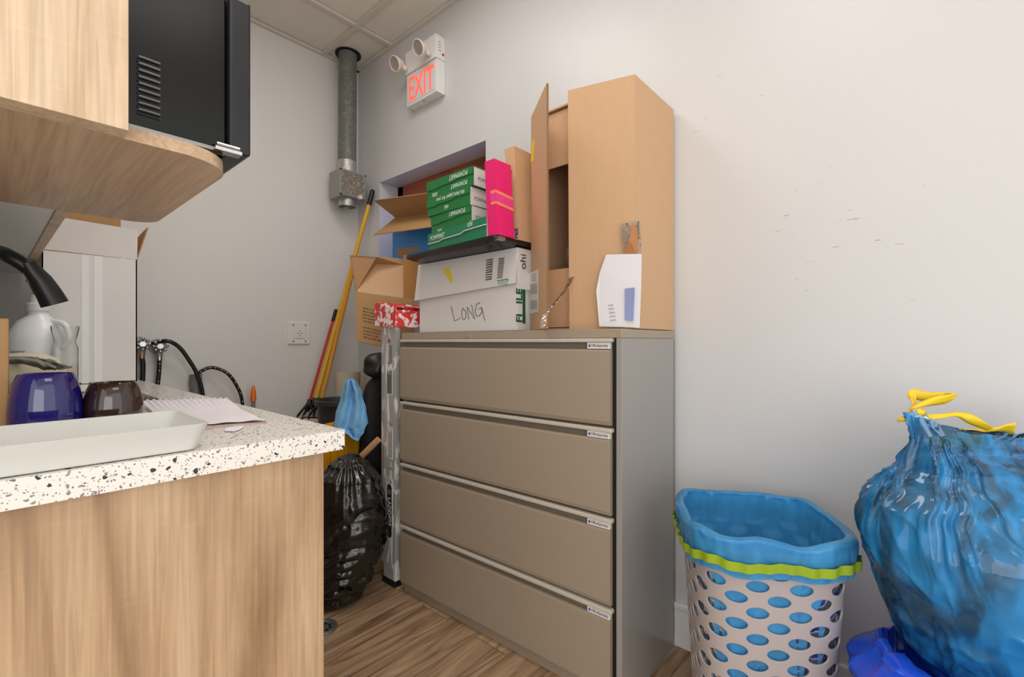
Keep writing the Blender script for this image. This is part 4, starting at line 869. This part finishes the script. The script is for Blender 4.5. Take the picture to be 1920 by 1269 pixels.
# white cardboard box at the back of the worktop
t = thing('white_carton', 'tall white carton with raised flaps and brown inside at the back of the worktop', 'cardboard box', (.27, 2.35, CT))
wx0, wx1, wyy = .135, .392, 2.25; zt_ = 1.392
b = MB(); b.box(wx0, wyy, CT+.001, wx1, wyy+.004, zt_); b.box(wx0, wyy+.30, CT+.001, wx1, wyy+.304, zt_); b.box(wx0, wyy, CT+.001, wx0+.004, wyy+.304, zt_); b.box(wx1-.004, wyy, CT+.001, wx1, wyy+.304, zt_); b.box(wx0, wyy, CT+.001, wx1, wyy+.304, CT+.005)
bo = put('body', b, M_wcard, t)
b = MB(); b.box(.235, wyy-.0012, CT+.002, .255, wyy-.0002, zt_-.002); b.box(.268, wyy-.0012, CT+.002, .292, wyy-.0002, zt_-.002); put('tape', b, mat('clear_packing_tape', (236, 236, 236), .2), bo)
b = MB(); b.panel([(wx0, wyy+.002, zt_+.004), (wx1, wyy+.002, zt_+.001), (wx1, wyy-.01, zt_+.112), (wx0+.03, wyy-.012, zt_+.118)], .004); put('front_flap', b, M_wcard, t)
b = MB(); b.panel([(wx1, wyy+.004, zt_), (wx1, wyy+.30, zt_), (wx1+.05, wyy+.30, zt_+.13), (wx1+.034, wyy+.004, zt_+.13)], .004); put('side_flap', b, M_cardb, t)
b = MB(); b.panel([(wx0, wyy+.302, zt_), (wx1, wyy+.302, zt_), (wx1, wyy+.32, zt_+.22), (wx0, wyy+.32, zt_+.22)], .004); put('back_flap', b, M_cardb, t)
# ------------------------------------------------------------------ laundry hook-ups on the back wall
def valve(label, px, py):
    p = pY(px, py, WY-.055); t = thing('water_valve', label, 'valve', p)
    b = MB(); b.cyl((p.x, WY-.001, p.z), (p.x, WY-.006, p.z), .036); b.cyl((p.x, WY-.006, p.z), (p.x, p.y, p.z), .013); b.sphere((p.x, p.y+.012, p.z-.005), .021); b.cyl((p.x, p.y+.012, p.z-.01), (p.x, p.y+.012, p.z-.05), .014); put('body', b, M_zinc, t, smooth=True, angle=40)
    b = MB(); n = 8
    b.cyl((p.x, p.y-.004, p.z), (p.x, p.y-.012, p.z), .012)
    for k_ in range(n): a = 2*PI*k_/n; b.tube([(p.x, p.y-.008, p.z), (p.x+.024*math.cos(a), p.y-.008, p.z+.024*math.sin(a))], .0035, 8); b.sphere((p.x+.026*math.cos(a), p.y-.008, p.z+.026*math.sin(a)), .0078, seg=10)
    b.cyl((p.x, p.y-.0, p.z), (p.x, p.y+.02, p.z), .008); put('hand_wheel', b, M_chrome, t, smooth=True, angle=40)
    put('coupling', MB().cyl((p.x, p.y+.012, p.z-.045), (p.x, p.y+.012, p.z-.068), .0125), M_brass if px < 280 else M_chrome, t, smooth=True, angle=40)
    return p
v1 = valve('left round-handled water valve on the back wall by the white carton', 267, 645); v2 = valve('right round-handled water valve on the back wall', 300, 649)
def hose(label, pts, r, bands=False):
    pts = smooth_path(pts, 10); o = tag(put('water_hose', MB().tube(pts, r, 14), M_hose, smooth=True), label, 'hose')
    if bands:
        s_ = MB()
        for i in range(4, len(pts)-2, 4): s_.sphere(pts[i]+Vector((0, -r*.9, 0)), .0028, seg=8)
        put('white_flecks', s_, M_wplas, o)['kind'] = 'stuff'
hose('short black hose hanging from the left water valve', [v1+Vector((0, .012, -.066)), v1+Vector((.004, .012, -.12)), v1+Vector((-.004, .015, -.35)), v1+Vector((-.0, .015, -.5))], .0105)
hose('short flecked black hose hanging from the right water valve', [v2+Vector((0, .012, -.066)), v2+Vector((-.003, .012, -.14)), v2+Vector((-.02, .012, -.32)), v2+Vector((-.02, .012, -.5))], .0095, True)
HYY = WY-.075
hose('long black hose arching right from behind the water valves', [pY(284, 645, WY-.03), pY(312, 639, HYY), pY(335, 650, HYY), pY(355, 676, HYY), pY(370, 703, HYY), pY(380, 740, HYY), pY(384, 820, HYY)], .0095)
hose('flecked black hose looping out of the grey standpipe', [pY(363, 740, WY-.03), pY(366, 712, WY-.03), pY(376, 697, WY-.035), pY(398, 689, WY-.045), pY(425, 699, HYY), pY(443, 722, HYY), pY(454, 752, HYY), pY(459, 820, HYY)], .0085, True)
pp = pY(367, 702, WY-.03); t = thing('standpipe', 'grey plastic drain standpipe on the back wall behind the worktop', 'pipe', (pp.x, pp.y, 0))
b = MB(); b.cyl((pp.x, pp.y, .0), (pp.x, pp.y, pp.z-.07), .022); put('pipe', b, M_grey, t, smooth=True, angle=40); b = MB(); b.lathe((pp.x, pp.y, pp.z), [(.022, -.08), (.027, -.06), (.027, 0), (.021, 0), (.021, -.06)], 30); put('socket', b, M_grey, t, smooth=True, angle=40)
oo = pY(475, 722, WY-.08); t = thing('capped_rod', 'grey rod with bright orange tip standing against the back wall', 'rod', (oo.x, oo.y, 0))
put('rod', MB().cyl((oo.x, oo.y, 0), (oo.x, oo.y, oo.z-.085), .010), M_grey, t, smooth=True, angle=40); put('orange_tip', MB().lathe((oo.x, oo.y, oo.z), [(0, 0), (.006, -.004), (.0115, -.03), (.0145, -.06), (.0145, -.085), (0, -.09)], 24), M_orange, t, smooth=True, angle=60)
# ------------------------------------------------------------------ microwave shelf unit and upper cabinets
un = thing('shelf_unit', 'oak laminate wall unit end panel and rounded shelf carrying the microwave', 'shelf', (0, 1.05, 1.352))
put('end_panel', MB().box(-.30, .770, 1.352, .1255, .805, 2.5, .0008), M_oak, un)
b = MB(); pts = []
def arc(cx_, cy_, r, a0_, a1_, n=12): return [(cx_+r*math.cos(math.radians(lerp(a0_, a1_, k_/n))), cy_+r*math.sin(math.radians(lerp(a0_, a1_, k_/n)))) for k_ in range(n+1)]
pts = [(-.30, .8055)]+arc(.264-.075, .8055+.075, .075, -90, 0)+arc(.264-.05, 1.345-.05, .05, 0, 90)+[(-.30, 1.345)]
b.panel([(x, y, 1.361) for x, y in pts], .018, (0, 0, 1)); put('shelf_board', b, M_oaku, un)
put('back_panel', MB().box(-.30, .8055, 1.3705, -.285, 1.345, 2.5), M_oak, un)
t = thing('microwave', 'black microwave oven sitting on the oak wall shelf', 'microwave', (0, 1.06, 1.371))
b = MB(); b.box(-.14, .832, 1.385, .257, 1.30, 1.632, .003); body = put('body', b, M_bmetal, t)
b = MB(); b.box(.2585, .822, 1.381, .290, 1.31, 1.628, .004); dm = put('door', b, M_bgloss, t)
b = MB()
for k_ in range(9):
    zc = pY(275, 112+12.2*k_, .83).z; x0_ = pY(253, 112, .83).x; x1_ = pY(303, 112, .83).x
    b.tube([(x0_+.004, .8295, zc), (x0_+.010, .829, zc), (x1_-.010, .829, zc-.000), (x1_-.002, .8295, zc)], .0022, 8)
put('vent_louvres', b, mat('louvre_steel', (70, 72, 72), .25, .5), body)
b = MB()
for k_ in range(9):
    zc = pY(275, 116+12.2*k_, .83).z; b.box(x0_+.002, .8305, zc-.0032, x1_-.001, .8318, zc+.0008, .0003)
put('vent_slots', b, M_dark, body)
b = MB(); b.box(.1, .834, 1.3795, .2585, .85, 1.3855); put('rail', b, M_zinc, t)
b = MB(); b.box(.238, .818, 1.377, .276, .838, 1.383, .001); b.tube([(.240, .820, 1.386), (.272, .820, 1.386)], .003, 8); put('hinge', b, M_chrome, dm)
for (x_, y_) in ((.235, 1.28), (-.10, 1.28), (-.10, .86), (.22, .87)): put('foot', MB().cyl((x_, y_, 1.3705), (x_, y_, 1.386), .012), M_bplas, t)
uc = thing('wall_cabinet', 'row of oak upper cabinets with white underside above the worktop', 'cabinet', (-.1, 2.1, 1.36))
put('body', MB().box(-.30, 1.352, 1.3645, .105, 2.79, 2.5), M_white, uc)
for y0_, y1_ in ((1.352, 1.955), (1.955, 2.36), (2.36, 2.79)):
    b = MB(); b.box(.1055, y0_+.0018, 1.360, .1255, y1_-.0018, 2.49, .0008); put('door', b, M_oak, uc)
# ------------------------------------------------------------------ hamper
hc = Vector((1.340, .335)); HA, HB = .178, .176  # half sizes x,y at rim
def rr(s, a, b_, p=3.4):
    """superellipse outline, s in 0..1"""
    th_ = 2*PI*s; cs, sn = math.cos(th_), math.sin(th_)
    k = (abs(cs)**p+abs(sn)**p)**(-1/p)
    return Vector((a*cs*k, b_*sn*k))
# arc-length table
NT = 720; tab = [0]; last = rr(0, HA, HB)
for i in range(1, NT+1):
    q = rr(i/NT, HA, HB); tab.append(tab[-1]+(q-last).length); last = q
PER = tab[-1]
def s_of(l):
    l = (l % PER); lo, hi = 0, NT
    while hi-lo > 1:
        m = (lo+hi)//2
        if tab[m] <= l: lo = m
        else: hi = m
    return (lo+(l-tab[lo])/(tab[lo+1]-tab[lo]))/NT
ZR = .602; CR_, SR_ = math.cos(math.radians(30)), math.sin(math.radians(30))
def hs_(l, z, off=0):
    k = .80+.20*(z/ZR); q = rr(s_of(l), HA*k+off, HB*k+off); q = Vector((q.x*CR_-q.y*SR_, q.x*SR_+q.y*CR_)); return Vector((hc.x+q.x, hc.y+q.y, z))
t = thing('laundry_basket', 'light grey plastic basket with oval holes holding a blue liner', 'basket', (hc.x, hc.y, 0))
b = MB(); NC = 26; ca = PER/NC; pit = .0625; NR = 8; zlo = .055
def cell(i, zc):
    c_l = i*ca; n = 20; hw, hh = .0255, .0138
    rings = [[], [], [], []]
    for k_ in range(n):
        e_, s_f = k_//5, (k_ % 5)/5
        cr = [(ca, 0), (0, pit/2), (-ca, 0), (0, -pit/2), (ca, 0)]
        ox = lerp(cr[e_][0], cr[e_+1][0], s_f); oz = lerp(cr[e_][1], cr[e_+1][1], s_f); a = (e_+s_f)*PI/2
        ex, ez = hw*math.cos(a), hh*math.sin(a)
        for q_ in range(4): f_ = (0, .08, .5, 1)[q_]; rings[q_].append(b.bm.verts.new(hs_(c_l+lerp(ex, ox, f_), zc+lerp(ez, oz, f_))))
    for q_ in range(3):
        for k_ in range(n): b.bm.faces.new((rings[q_][k_], rings[q_][(k_+1) % n], rings[q_+1][(k_+1) % n], rings[q_+1][k_]))
for i in range(NC):
    for j in range(NR):
        cell(i, zlo+pit/2+j*pit+(pit/2 if i % 2 else 0))
zt0 = zlo+NR*pit
# filler triangles and solid bands
for i in range(NC):
    if i % 2 == 0:
        n = 4
        # top: notch between two odd peaks, apex at (i, zt0)
        vsl = [hs_((i-1)*ca, zt0+pit/2), hs_(i*ca, zt0+pit/2), hs_((i+1)*ca, zt0+pit/2)]
        m0 = hs_(i*ca, zt0)
        b.quad(vsl[0], hs_((i-.5)*ca, zt0+pit/4), m0, vsl[1]); b.quad(vsl[1], m0, hs_((i+.5)*ca, zt0+pit/4), vsl[2])
    else:
        vsl = [hs_((i-1)*ca, zlo), hs_(i*ca, zlo), hs_((i+1)*ca, zlo)]; m0 = hs_(i*ca, zlo+pit/2)
        b.quad(vsl[0], vsl[1], m0, hs_((i-.5)*ca, zlo+pit/4)); b.quad(vsl[1], vsl[2], hs_((i+.5)*ca, zlo+pit/4), m0)
b.grid(lambda u, v: hs_(u*PER, lerp(zt0+pit/2, ZR, v)), 120, 3, True); b.grid(lambda u, v: hs_(u*PER, lerp(0.003, zlo, v)), 120, 3, True)
bot = [b.bm.verts.new(hs_(PER*k_/60, .004)) for k_ in range(60)]; b.bm.faces.new(bot)
bmesh.ops.remove_doubles(b.bm, verts=b.bm.verts[:], dist=2e-4)
o = put('basket_wall', b, M_hamper, t, smooth=True, angle=50); md = o.modifiers.new('s', 'SOLIDIFY'); md.thickness = .0035; md.offset = -1
b = MB(); b.tube([hs_(PER*k_/100, ZR, .003) for k_ in range(101)], .006, 8); put('rim', b, M_hamper, t, smooth=True)
# liner
t = thing('bin_liner', 'translucent blue bin liner folded over the grey basket rim', 'bag', (hc.x, hc.y, .0))
def linf(u, v):
    l = u*PER; nz = lambda f_, s: noise.noise(Vector((math.cos(2*PI*u)*f_, math.sin(2*PI*u)*f_, s)))
    top = ZR+.028+.014*nz(2.2, 1)
    if v < .62:
        z = lerp(.03, top, v/.62); off = -.006-.006*abs(nz(7, z*7))-.004*(1-z/ZR); 
    elif v < .72: z = top+.004*math.sin((v-.62)/.1*PI); off = lerp(-.010, .014, (v-.62)/.1)
    else: z = lerp(top, .548+.012*nz(2.5, 5), (v-.72)/.28); off = .014+.006*abs(nz(9, z*14))
    return hs_(l, max(z, .02), off) if z < ZR*1.2 else hs_(l, z, off)
b = MB(); b.grid(linf, 300, 90, True); put('film', b, M_liner, t, smooth=True)
b = MB(); b.grid(lambda u, v: hs_(u*PER, .565+.012*noise.noise(Vector((math.cos(2*PI*u)*2.5, math.sin(2*PI*u)*2.5, 5)))+.022*v, .0225+.003*math.sin(u*200)), 240, 4, True); put('drawstring_band', b, M_band, t, smooth=True)
# ------------------------------------------------------------------ big blue bag
bcn = Vector((1.365, -.10))
lat = Vector((RT.x, RT.y)); dep_ = Vector((FW.x, FW.y))
pw = [(.40, .115), (.465, .16), (.52, .18), (.575, .197), (.63, .218), (.685, .232), (.74, .223), (.795, .19), (.83, .168), (.88, .155), (.925, .165)]
pd = [(.40, .12), (.44, .16), (.50, .19), (.60, .205), (.68, .20), (.76, .165), (.83, .10), (.88, .05), (.925, .022)]
def bigbag(u, v, sc_=1.0, seed=0, fold=1.0):
    a = 2*PI*u; z = lerp(.40, .925, v)
    ww = interp(pw, z)*sc_; dd = interp(pd, z)*sc_
    n = Vector((math.cos(a), math.sin(a), 0))
    pl = max(0, (z-.60)/.32)
    # gathered pleats fan out from the two knots and fade into a crumpled belly
    aa = a+.35*noise.noise(n*2+Vector((0, 0, z*3)))
    ridge = 1-2*abs(noise.noise(Vector((math.cos(aa)*6.5, math.sin(aa)*6.5, z*1.4+seed))))
    ridge2 = 1-2*abs(noise.noise(Vector((math.cos(aa)*3.2, math.sin(aa)*3.2, z*7+seed+4))))
    low_ = max(0, (.60-z)/.20)
    ridge3 = 1-2*abs(noise.noise(Vector((math.cos(a+z*5)*2.6, math.sin(a+z*5)*2.6, z*16+seed))))
    f_ = 1+fold*(.07*noise.noise(n*1.4+Vector((0, 0, z*4+seed)))+.13*pl*(ridge**3)+.035*(1-pl*.6)*ridge2**3+.035*low_*ridge3**2-.02)
    q = lat*(ww*math.cos(a)*f_)+dep_*(dd*math.sin(a)*f_)
    zz = z
    if v > .8:
        k = (v-.8)/.2; c_ = math.cos(a); zz += k*(-.032*(1-c_*c_)-.012*c_+.010*noise.noise(n*4))
    x = min(bcn.x+q.x, WX-.02)
    return Vector((x, bcn.y+q.y, zz))
t = thing('tied_bag', 'large translucent blue bag of rubbish with yellow drawstring at right', 'bag', (bcn.x, bcn.y, .40))
b = MB(); b.grid(lambda u, v: bigbag(u, v), 420, 200, True); bt = [bigbag(k_/60, 0) for k_ in range(60)]; b.bm.faces.new([b.bm.verts.new(p) for p in bt])
put('film', b, M_bagb, t, smooth=True)
b = MB(); tt = .93
def gb(u, v):
    x = lerp(1762, 1842, u); y = interp([(0, 818), (.15, 814), (1, 822)], u)+18*v
    return pT(x, y, .938+.004*math.sin(u*20))
b.grid(gb, 20, 5); b.grid(lambda u, v: pT(lerp(1748, 1780, u), lerp(797, 812, u)+5*v, 1.0), 8, 3); o = put('green_band', b, M_bandg, t, smooth=True); md = o.modifiers.new('s', 'SOLIDIFY'); md.thickness = .002
def ribbon(pix, wpx, tdep, twist=0):
    b = MB(); pts = smooth_path([Vector((x, y, tdep+dt)) for x, y, dt in pix], 8)
    V = []
    for i, p in enumerate(pts):
        u = i/(len(pts)-1); w_ = interp(wpx, u); d = (pts[min(i+1, len(pts)-1)]-pts[max(i-1, 0)]); n = Vector((-d.y, d.x)); n = n.normalized() if n.length else Vector((0, 1))
        w_ *= 1.45; V.append([b.bm.verts.new(pT(p.x+n.x*w_*s, p.y+n.y*w_*s, p.z+.004*math.cos(6*u+s*3))) for s in (-.5, -.17, .17, .5)])
    for i in range(len(V)-1):
        for j in range(3): b.bm.faces.new((V[i][j], V[i][j+1], V[i+1][j+1], V[i+1][j]))
    o = put('drawstring', b, M_tie, t, smooth=True); md = o.modifiers.new('s', 'SOLIDIFY'); md.thickness = .0016
ribbon([(1712, 782, 0), (1708, 768, 0), (1722, 760, -.005), (1750, 752, -.01), (1775, 747, -.015), (1794, 739, -.02)], [(0, 7), (.3, 4), (.7, 11), (1, 5)], 1.0)
ribbon([(1716, 764, 0), (1712, 748, .01), (1712, 739, .015), (1735, 743, .02), (1768, 743, .02), (1790, 740, 0)], [(0, 4), (.4, 13), (.8, 11), (1, 4)], 1.01)
ribbon([(1720, 766, 0), (1727, 774, 0), (1731, 780, 0)], [(0, 5), (.6, 11), (1, 6)], .99)
ribbon([(1683, 787, .02), (1700, 784, .01), (1715, 779, 0)], [(0, 5), (.5, 7), (1, 5)], 1.0)
ribbon([(1738, 782, .01), (1765, 780, .01), (1795, 777, .01), (1820, 786, .0), (1848, 799, 0), (1866, 808, 0)], [(0, 8), (.35, 5), (.6, 12), (1, 5)], 1.0)
ribbon([(1796, 808, .03), (1830, 809, .02), (1862, 806, 0), (1885, 803, -.01), (1903, 803, -.02)], [(0, 7), (.6, 6), (.8, 12), (1, 16)], 1.0)
# rubbish filling
b = MB()
def rub(u, v):
    p = bigbag(u, .02+v*.74, .90, 3, .6); n = (p-Vector((bcn.x, bcn.y, p.z))); k = 1-.10*abs(noise.noise(p*16))-.14*max(0, noise.noise(p*6+Vector((3, 1, 2))))-.05*abs(noise.noise(p*34))
    if v > .8: k *= math.sqrt(max(0, 1-((v-.8)/.2)**2))
    return Vector((bcn.x, bcn.y, p.z))+n*k
b.grid(rub, 160, 110, True); tag(put('bagged_rubbish', b, M_rub, smooth=True), 'dark crumpled rubbish seen through the large tied blue bag', 'rubbish', kind='stuff')
# second bag on the floor
c2 = Vector((1.335, -.20)); 
def bag2(u, v, sc_=1, seed=0):
    a = 2*PI*u; z = lerp(0.004, .47, v)
    r = interp([(0, .20), (.05, .26), (.18, .29), (.30, .285), (.38, .26), (.44, .19), (.47, .08)], z)*sc_
    n = Vector((math.cos(a), math.sin(a), 0))
    r *= 1+.06*noise.noise(n*1.6+Vector((0, 0, z*5+seed)))+.05*(1-2*abs(noise.noise(Vector((math.cos(a)*4, math.sin(a)*4, z*6+seed)))))**3
    # peak leans toward the basket side
    k = max(0, (z-.25)/.22)
    x, y = min(c2.x+r*math.cos(a)-.05*k, WX-.02), c2.y+r*math.sin(a)+.10*k
    dx_ = Vector((x-bcn.x, y-bcn.y)).length
    if z > .37 and dx_ < interp(pw, z)+.03: z = .37+.012*noise.noise(Vector((x*20, y*20, 0)))
    return Vector((x, y, z))
b = MB(); b.grid(bag2, 200, 110, True); tag(put('lower_bag', b, M_bagp, smooth=True), 'deep blue rubbish bag on the floor beneath the large tied bag', 'bag')
